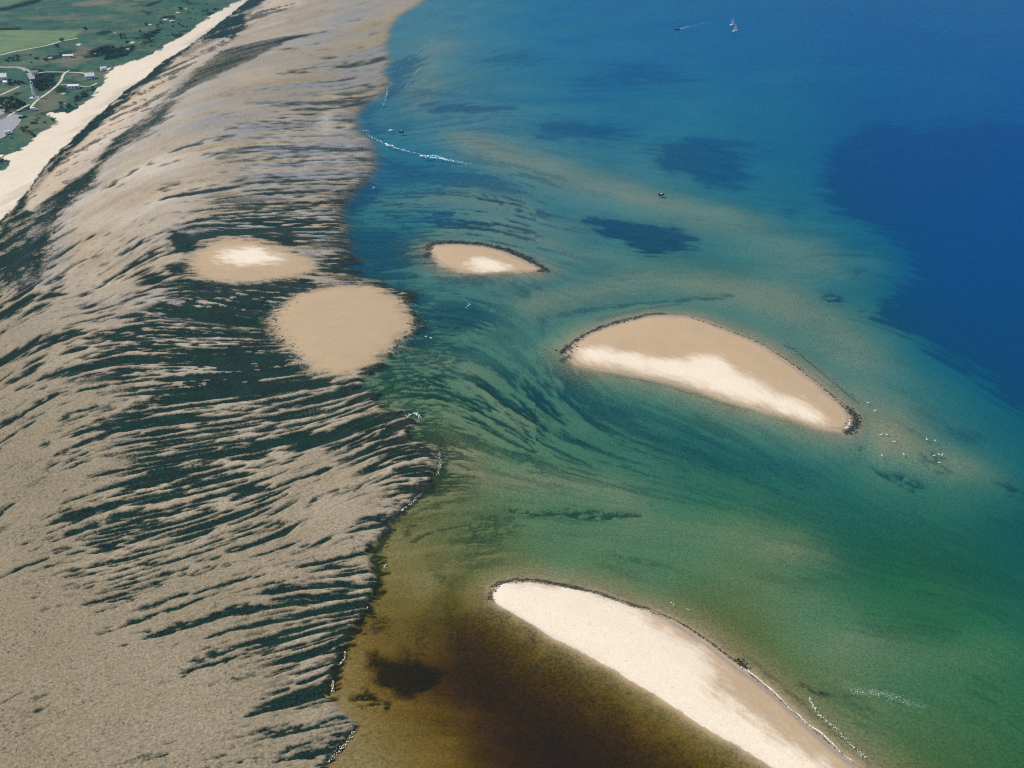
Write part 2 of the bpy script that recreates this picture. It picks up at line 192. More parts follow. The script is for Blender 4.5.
# dark eelgrass and weed under water: outline, strength, raggedness (m), softness (m)
WEED = [
 ([(92.5,745.7), (114.5,776.7), (135.3,790.3), (161.4,787.6), (172.6,755.8), (182.1,745.7), (169.6,726.2), (174.0,694.2), (153.0,676.9), (128.4,676.9), (114.2,694.2), (98.8,707.6)], .72, 14, 12),
 ([(21.9,815.8), (46.3,836.6), (74.0,833.6), (99.4,810.0), (86.1,793.1), (65.5,771.4), (43.7,782.1), (25.1,790.3)], .68, 14, 14),
 ([(61.5,964.2), (83.8,1021.8), (124.8,1048.4), (154.1,1013.2), (154.2,980.1), (115.0,956.4), (77.9,941.3)], .6, 18, 30),
 ([(40.2,609.2), (53.9,612.7), (65.1,602.2), (88.2,593.6), (106.2,567.5), (96.1,549.1), (76.8,546.1), (64.0,558.1), (51.0,573.8), (45.1,590.2)], .95, 10, 6),
 ([(72.2,555.1), (99.9,552.1), (124.7,534.5), (101.9,528.8), (70.3,537.4)], .3, 10, 12),
 ([(-31.4,1057.5), (18.3,1095.6), (27.5,1057.5), (-11.4,1021.8)], .55, 16, 20),
 ([(-69.2,891.3), (-26.9,887.9), (-1.7,874.6), (-18.0,861.6), (-58.8,858.4)], .7, 10, 8),
 ([(-97.1,919.3), (-80.9,933.8), (-54.1,926.5), (-36.4,919.3), (-70.2,905.1), (-84.9,877.9), (-96.2,864.8)], .5, 10, 10),
 ([(161.6,501.9), (167.9,501.9), (171.1,489.3), (165.3,483.2), (158.6,484.4)], .95, 4, 3),
 ([(181.4,526.0), (194.9,531.6), (189.4,520.5), (179.4,515.1)], .6, 5, 4),
 ([(171.2,631.1), (180.6,631.1), (174.0,611.0), (168.5,616.3)], .55, 6, 6),
 ([(194.1,567.5), (213.8,575.4), (217.1,567.5), (198.0,561.2)], .4, 8, 6),
 ([(198.5,664.4), (219.9,721.5), (260.8,810.0), (297.6,849.0), (316.8,821.7), (340.7,833.6), (395.9,852.1), (561.8,858.4), (834.3,798.6), (381.1,298.6), (259.1,330.1), (226.0,373.1), (218.3,389.9), (210.9,413.4), (197.9,433.1), (186.2,454.3), (174.0,474.8), (195.4,501.9), (214.7,528.8), (228.6,567.5), (214.7,614.5)], .93, 9, 9),
 ([(324.7,833.6), (670.7,1048.4), (1060.6,1048.4), (834.3,798.6), (395.9,852.1)], .35, 14, 60),
 ([(193.6,434.2), (216.2,421.2), (215.3,407.8), (198.1,421.2)], .9, 6, 5),
 ([(-109.4,771.4), (-88.2,745.7), (-64.6,721.5), (-8.0,681.1), (1.9,652.3), (-20.7,656.3), (-54.3,672.7), (-79.9,664.4), (-90.7,644.4), (-95.7,698.6)], .65, 8, 12),
 ([(-98.1,583.6), (-78.7,593.6), (-57.3,586.9), (-51.7,552.1), (-53.7,523.3), (-69.8,512.4), (-84.9,515.1), (-92.7,544.6)], .9, 8, 8),
 ([(-110.0,636.7), (-103.7,656.3), (-96.3,681.1), (-83.4,666.5), (-88.5,636.7), (-97.9,603.9), (-104.2,597.0)], .9, 5, 6),
 ([(-131.5,864.8), (-118.2,891.3), (-112.2,964.2), (-117.0,1048.4), (-93.3,1095.6), (-84.2,1039.4), (-91.6,956.4), (-98.8,891.3), (-105.7,839.7), (-95.6,782.1), (-104.2,771.4), (-117.4,793.1)], .6, 7, 10),
 ([(-40.4,484.4), (-26.5,489.3), (-11.0,480.8), (-11.7,463.3), (-24.0,454.3), (-37.5,463.3)], .75, 5, 4),
 ([(-50.9,489.3), (-41.4,484.4), (-35.5,470.1), (-20.3,458.7), (-34.3,450.0), (-46.3,456.5)], .7, 4, 3),
 ([(-47.6,450.0), (-38.3,453.2), (-38.8,445.7), (-46.9,441.4)], .85, 3, 2),
 ([(-49.0,443.5), (-36.1,447.8), (-37.4,439.3), (-48.1,433.1)], .85, 3, 2),
 ([(-53.7,429.1), (-38.1,435.2), (-24.0,431.1), (-19.0,421.2), (-32.1,413.4), (-50.3,417.3)], .8, 4, 3),
 ([(-59.1,407.8), (-43.4,415.4), (-35.1,405.0), (-26.6,393.3), (-36.7,384.7), (-51.8,388.1), (-62.2,389.9)], .9, 4, 3),
 ([(-60.8,384.7), (-47.4,386.4), (-32.0,376.3), (-41.8,369.9), (-52.4,373.1)], .8, 3, 3),
 ([(-40.0,373.1), (-27.3,366.7), (-14.8,357.4), (-5.9,349.1), (-12.5,348.4), (-22.6,354.3), (-35.2,363.5)], .85, 4, 3),
 ([(-6.3,512.4), (25.3,509.8), (14.4,494.3), (1.5,489.3)], .55, 6, 6),
 ([(-43.7,517.8), (-6.4,515.1), (-16.8,507.1), (-37.6,504.5)], .6, 4, 4),
 ([(12.9,472.5), (18.9,474.8), (19.1,450.0), (13.2,445.7)], .5, 4, 4),
 ([(-8.1,450.0), (3.8,447.8), (1.9,441.4), (-8.5,443.5)], .45, 4, 4),
 ([(5.6,441.4), (9.4,441.4), (8.8,433.1), (5.6,435.2)], .55, 2, 2),
 ([(28.8,386.4), (37.3,387.3), (47.1,378.8), (53.7,362.7), (70.7,355.1), (58.3,351.4), (43.6,362.7), (32.3,374.7)], .75, 6, 6),
 ([(51.7,362.7), (74.1,351.4), (96.0,342.6), (120.6,333.5), (106.1,320.2), (78.3,330.1), (57.6,345.5)], .5, 8, 12),
 ([(-4.3,307.0), (9.9,303.4), (26.0,305.8), (40.1,304.6), (45.8,301.0), (30.8,298.0), (16.8,299.2), (2.8,301.0)], .9, 3.0, 2.0),
 ([(-14.7,298.6), (-4.3,305.8), (1.4,298.6), (-2.4,284.5), (-10.7,280.7), (-15.0,287.2)], .62, 4, 3.5),
 ([(-28.1,290.0), (-14.7,298.6), (-18.0,292.8), (-28.4,284.5)], .4, 3, 3),
 ([(-37.1,294.0), (-32.1,297.4), (-32.5,292.8), (-36.5,287.2)], .8, 2, 2),
 ([(-25.2,270.2), (-18.8,273.3), (-16.8,266.2), (-23.2,264.2)], .5, 3, 3),
 ([(132.9,352.8), (137.6,349.9), (138.0,338.4), (145.5,334.2), (152.1,323.4), (144.5,319.5), (134.8,330.1), (131.6,342.6)], .85, 4, 3),
 ([(158.9,345.5), (163.5,345.5), (165.9,332.8), (162.6,328.7), (157.4,335.6)], .55, 2, 2),
 ([(183.2,326.1), (188.5,323.4), (189.4,317.0), (182.6,318.2)], .8, 3, 3),
 ([(179.7,368.3), (190.1,360.4), (187.1,352.8), (177.4,358.9)], .5, 3, 4),
 ([(170.2,378.8), (180.6,373.1), (176.8,368.3), (168.2,373.1)], .35, 3, 4),
 ([(103.1,323.4), (127.2,317.0), (147.5,301.6), (175.2,276.4), (166.4,256.5), (138.4,266.2), (112.2,276.4), (99.5,292.8), (89.4,310.7)], .42, 6, 14),
 ([(183.1,310.7), (199.0,298.6), (179.0,256.5), (165.3,276.4)], .45, 6, 10),
 ([(107.3,248.1), (120.8,251.8), (137.4,246.3), (129.7,241.9), (111.5,241.9)], .4, 4, 6),
 ([(84.5,271.2), (104.7,273.3), (113.7,270.2), (99.8,267.2)], .35, 4, 5),
 ([(82.5,222.0), (86.6,221.2), (93.5,218.1), (91.7,215.8), (85.6,217.3)], .8, 1.8, 1.2),
 ([(33.0,282.8), (42.8,279.6), (56.8,272.3), (48.7,273.3), (37.6,277.5)], .5, 2, 2),
 ([(27.7,278.5), (35.6,273.3), (45.9,263.7), (38.2,267.2)], .35, 2, 2.5),
 # lagoon behind the nearest bank
 ([(-39.6,238.4), (-27.4,235.0), (-19.5,228.0), (-23.2,218.1), (-33.1,218.1), (-40.6,225.9)], .9, 6, 4),
 ([(-44.5,218.1), (-37.5,218.9), (-32.6,212.1), (-39.2,209.2), (-45.2,212.8)], .95, 3, 2),
 ([(-42.6,251.8), (-36.3,250.9), (-37.2,243.6), (-43.2,243.6)], .6, 3, 3),
 ([(-22.7,256.5), (-3.8,253.6), (14.2,234.1), (35.9,214.3), (59.6,191.6), (67.5,180.6), (12.1,180.6), (-14.2,207.0), (-24.0,230.0)], .55, 6, 14),
 ([(-13.5,201.7), (-0.5,200.7), (-3.2,195.9), (-11.1,195.9)], .4, 4, 5),
 ([(-26.9,281.8), (-17.2,275.4), (-17.6,269.2), (-26.7,269.2)], .35, 3, 3),
]
# thin dark fringes of weed: line, half width (m), strength
FRINGE = [
 ([(-46.5,543.2), (-46.7,561.2), (-35.4,564.3), (-18.3,562.8), (-2.2,552.1), (9.9,538.8), (18.3,524.6), (13.9,521.9)], 2.4, .9),
 ([(22.9,427.1), (29.5,439.3), (42.2,453.2), (62.6,465.5), (75.3,469.0)], 1.3, .7),
 ([(26.3,423.1), (21.6,419.2)], 1.6, .7),
 ([(87.1,465.5), (105.8,447.8), (116.2,436.2), (125.1,418.2), (132.1,401.4), (136.8,386.4), (139.5,376.3)], 0.35, .7),
 ([(126.9,436.2), (131.7,427.1), (138.9,402.3), (145.9,381.3)], .5, .5),
 ([(139.5,376.3), (140.5,368.3), (137.0,360.4), (133.0,357.4)], 1.3, .7),
 ([(23.7,470.1), (43.9,477.2), (64.6,484.4), (95.7,489.3), (111.4,491.8)], 2.4, .5),
 ([(42.9,463.3), (63.6,474.8), (84.9,484.4)], 2.2, .35),
 ([(28.1,413.4), (47.3,404.1), (64.0,396.9), (87.2,381.3), (102.3,373.1)], .5, .4),
 ([(-6.9,256.5), (-6.4,262.2), (-2.3,265.7), (5.8,266.2), (15.4,264.2), (27.9,259.3), (43.0,252.2)], .8, .75),
 ([(43.0,252.2), (51.5,246.3), (58.1,239.3), (63.7,232.1), (68.5,226.7)], .35, .7),
 ([(65.4,230.0), (67.9,228.0)], .7, .8),
 ([(68.2,225.1), (75.1,214.3), (81.1,204.9), (86.8,195.9), (92.5,188.1)], .3, .6),
 ([(67.6,234.1), (78.7,218.1), (86.4,204.2), (92.3,196.6)], .8, .35),
 ([(35.5,681.1), (5.5,709.9), (-22.6,726.2), (-45.1,750.8)], 3, .35),
 ([(-29.4,354.3), (-27.6,344.0), (-25.8,332.8), (-28.2,323.4), (-36.6,308.8), (-40.5,301.0), (-44.7,284.5)], 1.8, .8),
 ([(-47.4,284.5), (-44.5,276.4), (-43.1,264.2), (-45.1,253.6), (-48.5,242.3), (-50.3,229.2), (-51.5,221.6), (-51.3,216.6)], 1.9, .95),
 ([(-42.9,204.2), (-45.8,197.6), (-49.2,190.6)], 1.0, .9),
 ([(6.8,330.1), (21.8,330.1), (32.7,324.7), (46.8,317.0)], .8, .5),
 ([(-34.8,287.2), (-24.9,294.0), (-14.7,297.4)], .7, .6),
]
# where current streaks show on the sea bed: x, y, strength, radius
STREAKS = [(-56.7,618.1,0.6,60), (-19.7,618.1,0.75,75), (-30.1,461.0,0.8,45), (-9.3,383.0,0.95,45), (11.6,374.7,0.95,48), (27.5,362.7,0.75,45), (-35.1,391.6,0.95,35), (3.5,409.7,0.4,40), (-49.0,827.6,0.3,90), (-18.0,552.1,0.4,50), (50.5,351.4,0.55,50), (73.0,344.0,0.5,50), (3.1,337.0,0.4,35), (97.1,330.1,0.45,45), (70.8,330.1,0.3,40), (17.3,310.7,0.35,30), (-10.9,287.2,0.5,25), (35.8,276.4,0.3,25), (97.5,214.3,0.3,20), (108.7,214.3,0.2,25), (138.2,218.1,0.35,22), (166.1,366.7,0.25,30), (-17.4,214.3,0.4,20), (-27.0,230.0,0.5,18), (15.7,552.1,0.35,50), (47.3,523.3,0.2,60), (113.1,600.4,0.2,80), (36.8,798.6,0.25,90), (169.2,583.6,0.2,70), (195.4,552.1,0.3,60)]

# ------------------------------------------------------------------ one fan of ground vertices, finer towards the viewer, out to the horizon
dr = 0.0485
DEP = np.concatenate([[86, 80, 70, 62, 56, 53], np.arange(51.0, 7.0, -dr), [6.7, 6.3, 5.8, 5.0, 4.2, 3.3, 2.5, 1.7]])
YR = CAM_H / np.tan(np.radians(DEP))
du = 0.000833
ucore = np.concatenate([np.arange(-0.50, 0.02, 0.00068), np.arange(0.02, 0.5201, 0.0012)])      # closer columns over the furrowed flats
side = np.array([0.54, 0.57, 0.62, 0.7, 0.8, 1.1, 1.6, 2.5])
UC = np.concatenate([-side[::-1], ucore, side])
R0, RC = 6, len(DEP) - 14
C0, CC = len(side), len(ucore)
NR, NC = len(DEP), len(UC)
Y = np.repeat(YR[:, None], NC, 1)
X = UC[None, :] * (Y + 122)


def upsample(A, step):
    """bilinear from every step-th row and column back to the full fan"""
    ri = np.minimum(np.arange(NR) / step, A.shape[0] - 1.001)
    ci = np.minimum(np.arange(NC) / step, A.shape[1] - 1.001)
    r0, c0 = ri.astype(int), ci.astype(int)
    fr, fc = (ri - r0)[:, None], (ci - c0)[None, :]
    T = A[:, c0] * (1 - fc) + A[:, c0 + 1] * fc
    return T[r0] * (1 - fr) + T[r0 + 1] * fr


def sub(step):
    # pad so that the last row and column are covered
    r = np.minimum(np.arange(0, NR + step, step), NR - 1)
    c = np.minimum(np.arange(0, NC + step, step), NC - 1)
    return X[np.ix_(r, c)], Y[np.ix_(r, c)]


def rbf(P, k=2, lo=None, hi=None, step=8):
    P = np.array(P, float)
    def uv(x, y):
        u = np.clip(x / (y + 122), -0.6, 0.6) / du / 100
        v = np.clip(np.degrees(np.arctan2(CAM_H, y)), 6, 56) / 5.46
        return u, v
    pu, pv = uv(P[:, 0], P[:, 1])
    n = len(P)
    A = np.zeros((n + 3, n + 3))
    A[:n, :n] = np.hypot(pu[:, None] - pu, pv[:, None] - pv)
    A[:n, :n] += np.eye(n) * -0.02
    A[:n, n:] = np.stack([np.ones(n), pu, pv], 1)
    A[n:, :n] = A[:n, n:].T
    w = np.linalg.solve(A, np.concatenate([P[:, k], np.zeros(3)]))
    xs, ys = sub(step)
    u, v = uv(xs, ys)
    F = w[n] + w[n + 1] * u + w[n + 2] * v
    for i in range(n):
        F = F + w[i] * np.hypot(u - pu[i], v - pv[i])
    F = np.clip(F, P[:, k].min() if lo is None else lo, P[:, k].max() if hi is None else hi)
    return upsample(F, step)


def coarse_sdf(P, step=3):
    xs, ys = sub(step)
    return upsample(sdf_poly(P, xs, ys), step)


def local(P, margin):
    """the vertices within a box round an outline"""
    a = np.array([p[:2] for p in P])
    return np.nonzero((X > a[:, 0].min() - margin) & (X < a[:, 0].max() + margin) & (Y > a[:, 1].min() - margin) & (Y < a[:, 1].max() + margin))

# wandering of edges, in metres
WX = fbm(X / 9, Y / 9, 3, 3)
WY = fbm(X / 9, Y / 9, 57, 3)
BX = fbm(X / 30, Y / 30, 103, 2)
BY = fbm(X / 30, Y / 30, 157, 2)

sdL = coarse_sdf(LAND_EDGE) + 1.0 * WX
sdB = coarse_sdf(BEACH_EDGE) + 0.6 * WX
sdF0 = coarse_sdf(FLAT_EDGE) + 1.2 * WX

# flow-aligned noise: each pass averages a value along the local current
slope = rbf(FLOW, 2, -4, 4)
cr, cc = slice(R0, R0 + RC), slice(C0, C0 + CC)
xc, yc, sc = X[cr, cc], Y[cr, cc], slope[cr, cc]
dcol = (1 / (yc + 122) - xc * sc / (yc + 122) ** 2) / np.gradient(ucore)[None, :]
drow = CAM_H / (yc ** 2 + CAM_H ** 2) * sc / math.radians(dr)
ln = np.hypot(dcol, drow)
dcol, drow = dcol / ln, drow / ln
RI, CI = np.meshgrid(np.arange(RC, dtype=np.float64), np.arange(CC, dtype=np.float64), indexing='ij')


def samp(A, r, c):
    r = np.clip(r, 0, RC - 1.001)
    c = np.clip(c, 0, CC - 1.001)
    r0, c0 = r.astype(np.int32), c.astype(np.int32)
    fr, fc = (r - r0).astype(np.float32), (c - c0).astype(np.float32)
    i = r0 * CC + c0
    A = A.ravel()
    return (A[i] * (1 - fc) + A[i + 1] * fc) * (1 - fr) + (A[i + CC] * (1 - fc) + A[i + CC + 1] * fc) * fr


def along(A, steps):
    A = A.astype(np.float32)
    for s in steps:
        A = 0.5 * A + 0.25 * (samp(A, RI + drow * s, CI + dcol * s) + samp(A, RI - drow * s, CI - dcol * s))
    A = A - A.mean()
    sd = A[:, 60:-60].std(1)
    k = np.ones(61) / 61
    sd = np.convolve(np.pad(sd, 30, mode='edge'), k, 'valid')       # even strength at every distance
    return A / sd[:, None]


def widen(A, fill=0.0):
    return np.pad(A, ((R0, NR - RC - R0), (C0, NC - CC - C0)), mode='edge')

# the furrows are finest close to the lagoon and on the far wet flats, widest in the middle
fs = np.interp(yc, [0, 190, 240, 300, 380, 440, 600, 700, 2000], [.22, .23, .25, .34, .45, .52, .50, .44, .60])
ys = np.cumsum(np.concatenate([[0], np.diff(YR[cr]) / fs[1:, 0]]))[:, None] + 0 * xc
xs_ = xc / fs
n1 = widen(along(fbm(xs_ / 13, ys / 6.0, 11, 2, 0.45), (1, 2, 4, 7, 11, 16, 24, 34, 46)))
n2 = widen(along(fbm(xs_ / 4.0, ys / 3.2, 23, 2, 0.5), (1, 2, 3, 5, 8, 12, 16)))
n3 = widen(along(fbm(xs_ / 2.0, ys / 1.9, 37, 2, 0.7), (1, 2, 3)))
n4 = widen(along(fbm(xs_ / 40, ys / 14, 53, 2, 0.4), (2, 5, 10, 20, 40)))

# ridge tips run out past the mean edge of the flats
sdF = sdF0 + (2.0 * n1 + 1.4 * n2) * sm(250, 420, Y) * (1 - .72 * sm(470, 620, Y))

# ------------------------------------------------------------------ surface masks and heights
cover = rbf(COVER, 2, 0.1, 0.985)
cover = np.clip(cover + 0.16 * BX + 0.08 * WX, 0.06, 0.99)
wetness = rbf(WETNESS, 2, 0, 1)
pale = rbf(PALE, 2, 0, .5)
depth = rbf(DEPTH, 2, 0.25, 10)
tint = rbf(TINT, 2, 0, 2)

# in the weedy hollows the sand stands up as thin winding ridges; on the sandy parts weed lies in clustered flecks
ridge = np.minimum(np.minimum(np.abs(n1 + 0.16 * n3), np.abs(n2 + 0.45 * n1 + 0.2 * n3) * 0.9 + 0.09 + 0.10 * n1), 3.0)
tcut = np.interp(cover, [0, .1, .3, .5, .7, .8, .9, 1], [.05, .13, .26, .41, .62, .85, 1.2, 1.8])
fleck = 0.66 * n3 + 0.58 * n2 + 0.48 * n1
tfl = np.interp(cover, [0, .1, .3, .5, .6, .7, .8, .9, .95, .985, 1], [-2, -1.28, -.52, 0, .25, .52, .84, 1.28, 1.64, 2.17, 2.8])
wq = np.maximum(sm(.50, .80, cover + .05 * BX), .8 * sm(560, 700, Y))
sc_r = np.clip((ridge - tcut) / 0.30, -1, 1)
sc_f = np.clip((fleck - tfl) / 0.75, -1 + .26 * sm(-.3, .5, fbm(X / 14, Y / 14, 401, 3)) * sm(.995, .9, cover), 1)
score = sc_r * (1 - wq) + np.minimum(sc_f, sc_r * .8 + .75) * wq
sk_ = score[cr, cc].astype(np.float32)
for s in (1, 2, 3):                                       # close the ridges up along the current
    sk_ = 0.5 * sk_ + 0.25 * (samp(sk_, RI + drow * s, CI + dcol * s) + samp(sk_, RI - drow * s, CI - dcol * s))
score = np.clip(widen(sk_) * 1.12, -1, 1)
algae = 0.5 + 0.5 * score
crestness = sm(0.3, -0.8, score)

z_flat = 0.16 + (0.40 + .25 * sm(.6, .2, cover)) * crestness + 0.035 * n3 + 0.05 * n2 * (1 - cover) + 0.2 * BX
z_flat += 0.08 * sm(.8, 1, cover)
algae *= 1 - .30 * sm(600, 720, Y)
wet = np.clip(.72 * wetness * (1 + 0.45 * n4 + .3 * BX + .2 * n1 + .12 * n2), 0, 1)
tan = np.clip(pale * 1.3, 0, .5) * crestness
dry = np.maximum(0.34 * crestness * sm(.85, .3, cover), pale * (1 + .35 * BX + .2 * n1) * crestness)
weed = np.zeros_like(X)
grass = np.zeros_like(X)
soil = np.zeros_like(X)
field = np.zeros_like(X)


def poly_mask(P, warp, soft, rag=0.0, smooth=True):
    P = smooth_line([p[:2] for p in P], 3, True) if smooth else P
    L = local(P, warp * 1.6 + soft + 4)
    x, y = X[L], Y[L]
    d = sdf_poly(P, x + warp * 0.7 * (BX[L] + 0.8 * WX[L]), y + warp * (BY[L] + 0.8 * WY[L]))
    return L, d

# the strip between beach and flats: mottled mud and weed
L, d = poly_mask(FORE_SAND, 2, 3)
m_fs = np.zeros_like(X); m_fs[L] = sm(4, -4, d)
L, d = poly_mask(FORE_SAND_TOP, 3, 5)
m_fs[L] = np.maximum(m_fs[L], sm(8, -8, d))
near_beach = sm(46, 28, sdB) * sm(560, 660, Y) * (1 - m_fs)
mott = fbm(X / 4, Y / 7, 71, 4, 0.6) + 0.4 * n2
algae = np.where(near_beach > 0.02, algae * (1 - near_beach) + near_beach * sm(-0.5, 0.3, mott + 0.75 - 0.02 * sdB), algae)
tan += .5 * m_fs
algae = algae * (1 - m_fs) + m_fs * 0.62 * sm(0.0, 0.7, mott)
L, d = poly_mask([(-331.0,1093.6), (-329.3,970.3), (-332.7,910.5), (-326.8,797.2), (-319.5,708.6), (-307.3,620.7), (-301.8,585.8), (-289.9,508.8), (-272.8,471.6), (-262.3,493.4), (-256.3,503.6), (-262.0,533.5), (-272.8,566.4), (-276.1,592.5), (-281.0,628.0), (-292.1,613.4), (-303.8,631.8), (-313.1,706.3), (-316.8,764.8), (-321.0,832.1), (-323.8,917.6), (-325.2,1019.9)], 2, 4)
m = sm(3, -3, d) * (.55 + .45 * sm(-.4, .3, mott[L]))
algae[L] = np.maximum(algae[L], m * .9)
low_left = sm(60, 30, sdB) * sm(660, 560, Y)
algae = np.maximum(algae, low_left * .8 * sm(-0.05, 0.55, mott))
for P, s in ((CHANNEL, 1.0), (CHANNEL_TOP, .8)):
    L, d = poly_mask(P, 1.8, 26)
    m = sm(5, -6, d + 2.0 * n2[L] + 1.2 * n3[L]) * s * (1 - .22 * sm(600, 700, Y[L]))
    algae[L] = algae[L] * (1 - m) + m * (0.88 + 0.12 * n2[L].clip(-1, 1))
    z_flat[L] -= 0.12 * m
    edge = .6 * sm(22, 3, np.abs(d)) * (d > 0)
    wet[L] = np.maximum(wet[L], edge)
for P, s in (([(-202.7,579.5), (-195.3,584.4), (-178.8,573.0), (-179.3,557.4), (-181.2,545.4), (-192.3,557.4)], 5), ([(-171.5,483.7), (-156.4,500.0), (-130.2,498.7), (-108.7,493.6), (-115.1,478.9), (-123.1,469.5), (-137.3,462.6), (-157.4,464.9)], 4), ([(-151.2,409.1), (-128.1,433.6), (-100.3,420.6), (-90.9,405.4), (-115.8,389.3), (-142.3,392.8)], 6)):
    L, d = poly_mask(P, s, 4)
    m = sm(4, -8, d) * sm(.35, -.15, crestness[L] - .45)
    algae[L] = np.maximum(algae[L], m * 0.95)
    z_flat[L] -= 0.12 * m
L, d = poly_mask([(-201.1,577.9), (-194.8,582.8), (-178.8,573.0), (-178.8,557.4), (-180.6,545.4), (-191.3,555.9)], 3, 4)
m = sm(3, -6, d + 1.5 * n2[L])
algae[L] = np.maximum(algae[L], m)
dry[L] *= 1 - m
L, d = poly_mask([(-151.3,814.7), (-154.1,841.6), (-149.6,854.1), (-140.8,838.5), (-137.1,803.2), (-138.8,783.8), (-145.7,789.2)], 3, 4)
m = sm(3, -5, d + 1.5 * n2[L])
algae[L] *= 1 - m
dry[L] = np.maximum(dry[L], .3 * m)
POOLS = ([(-123.2,469.9), (-116.2,479.4), (-114.6,484.2), (-114.3,474.6), (-118.4,465.3), (-121.8,463.0)], [(-119.5,451.9), (-113.3,451.9), (-103.3,439.1), (-104.2,434.0), (-113.1,439.1)])
for P in POOLS:
    L, d = poly_mask(P, 2.0, 2)
    m = sm(1.5, -1.5, d)
    z_flat[L] = z_flat[L] * (1 - m) - 0.5 * m
    algae[L] = algae[L] * (1 - m) + 0.8 * m

Z = z_flat.copy()

# sea bed to the seaward side of the flats
seaside = sm(-0.8, 2.4 + 3.0 * sm(300, 500, Y) + 7.0 * sm(470, 600, Y), sdF)
depth = depth * (1 + 0.12 * BX + 0.05 * n1)
for P, w, s in SHOALS:
    P = smooth_line(P, 4)
    L = local(P, w * 3)
    d = d_line(P, X[L] + 6 * BX[L], Y[L] + 10 * BY[L])
    depth[L] *= 1 - s * np.exp(-(d / w) ** 2) * (1 + .12 * n1[L] + .08 * n2[L]).clip(.5, 1.15)
for P, s, w, f in WEED:
    L, d = poly_mask(P, w, f)
    lag = sm(1.3, 1.6, tint[L])
    m = sm(f * 0.9, -f * 1.1, d + (1 - lag) * f * (0.5 * n2[L] + 0.25 * n3[L] + (.12 if f > 8 else .3) * n1[L]) + lag * (2.5 + f * .9) * fbm(X[L] / 7, Y[L] / 7, 91, 5, .72)) * s
    if f <= 3.5 and w <= 4:                                # loose clumps rather than a mat
        m = m * sm(-.30, .25, fbm(X[L] / 2.6, Y[L] / 2.2, 611, 3, .7) + .25 * n3[L] + .12)
    m = m * (1 - (1 - lag) * (.09 - .09 * np.clip(.6 * n2[L] + .5 * n3[L] + .3 * n1[L], -1.6, 1)))
    weed[L] = np.maximum(weed[L], m)
for P, w, s in FRINGE:
    P = smooth_line([p[:2] for p in P], 4) if len(P) > 2 else P
    L = local(P, w * 3 + 4)
    d = d_line(P, X[L] + w * .5 * WX[L], Y[L] + w * .8 * WY[L])
    weed[L] = np.maximum(weed[L], s * sm(w * 1.5, w * .35, d + w * .45 * n3[L]))
dens = np.zeros_like(X)
for x, y, s, r in STREAKS:
    k = r * 0.42 * max(0.5, math.hypot(y, CAM_H) / 450)
    dens = np.maximum(dens, s * np.exp(-((X - x) ** 2 + ((Y - y) * 0.6) ** 2) / (2 * k * k)))
weed = np.maximum(weed, dens * sm(-0.35, 1.1, n1 * 0.55 + n2 * 0.65 + 0.35 * n3) * 1.2)
belt = sm(30, 4, sdF0) * sm(760, 600, Y) * sm(270, 330, Y) * (sdF0 > -6)
weed = np.maximum(weed, .85 * belt * sm(.35, .9, .5 + .5 * score + .12 * n3))
weed = np.maximum(weed, 0.10 * sm(1.2, 2.6, n3 + 0.5 * n2))
bed = -depth - 0.5 * weed
Z = Z * (1 - seaside) + bed * seaside
algae *= (1 - seaside)
tan *= (1 - seaside)
dry *= (1 - seaside)
wet *= (1 - seaside)

# sandbanks
klass = np.full(X.shape, 3, np.int8)                      # 3 sea bed
klass[sdF < 0.8] = 2                                      # 2 flats
for k, (nm, P) in enumerate(BANKS):
    P = smooth_line(P, 3, True)
    L = local(P, 45)
    d = sdf_poly(P, X[L] + .5 * WX[L], Y[L] + .8 * WY[L])
    ins = sm(0.0, -16.0, d)
    if k < 2:
        soft = sm(8, -7, d + 0.5 * n2[L] + 1.0 * n3[L] + 1.5 * WX[L])
        Z[L] = Z[L] * (1 - soft) + soft * (0.42 + 0.45 * ins + 0.012 * n3[L])
        algae[L] *= 1 - soft
        wet[L] *= 1 - soft
        dry[L] *= 1 - soft
        tan[L] = np.maximum(tan[L], soft * 0.9)
        weed[L] *= 1 - sm(3, -1, d)
    else:
        outer = np.where(d < 0, 0.05 + 0.03 * np.minimum(-d, 4) + 0.75 * ins, 0.05 - 0.10 * d)
        Z[L] = np.maximum(Z[L], outer)
        inn = sm(0.6, -0.8, d)
        tan[L] = np.maximum(tan[L], sm(4, -0.5, d))
        weed[L] *= 1 - inn
        wet[L] = np.maximum(wet[L] * (1 - inn), inn * sm(-2.2, -0.2, d))
    klass[L] = np.where(d < 0.3, 4 + k, klass[L])
for P, f in CRESTS:
    L, d = poly_mask(P, 2.4, f)
    m = sm(f * 2.8, -f * 2.8, d + f * .4 * n3[L] + f * .8 * WX[L] + f * .2 * n2[L]) * (klass[L] >= 4)
    dry[L] = np.maximum(dry[L], m)
    Z[L] += 0.12 * m

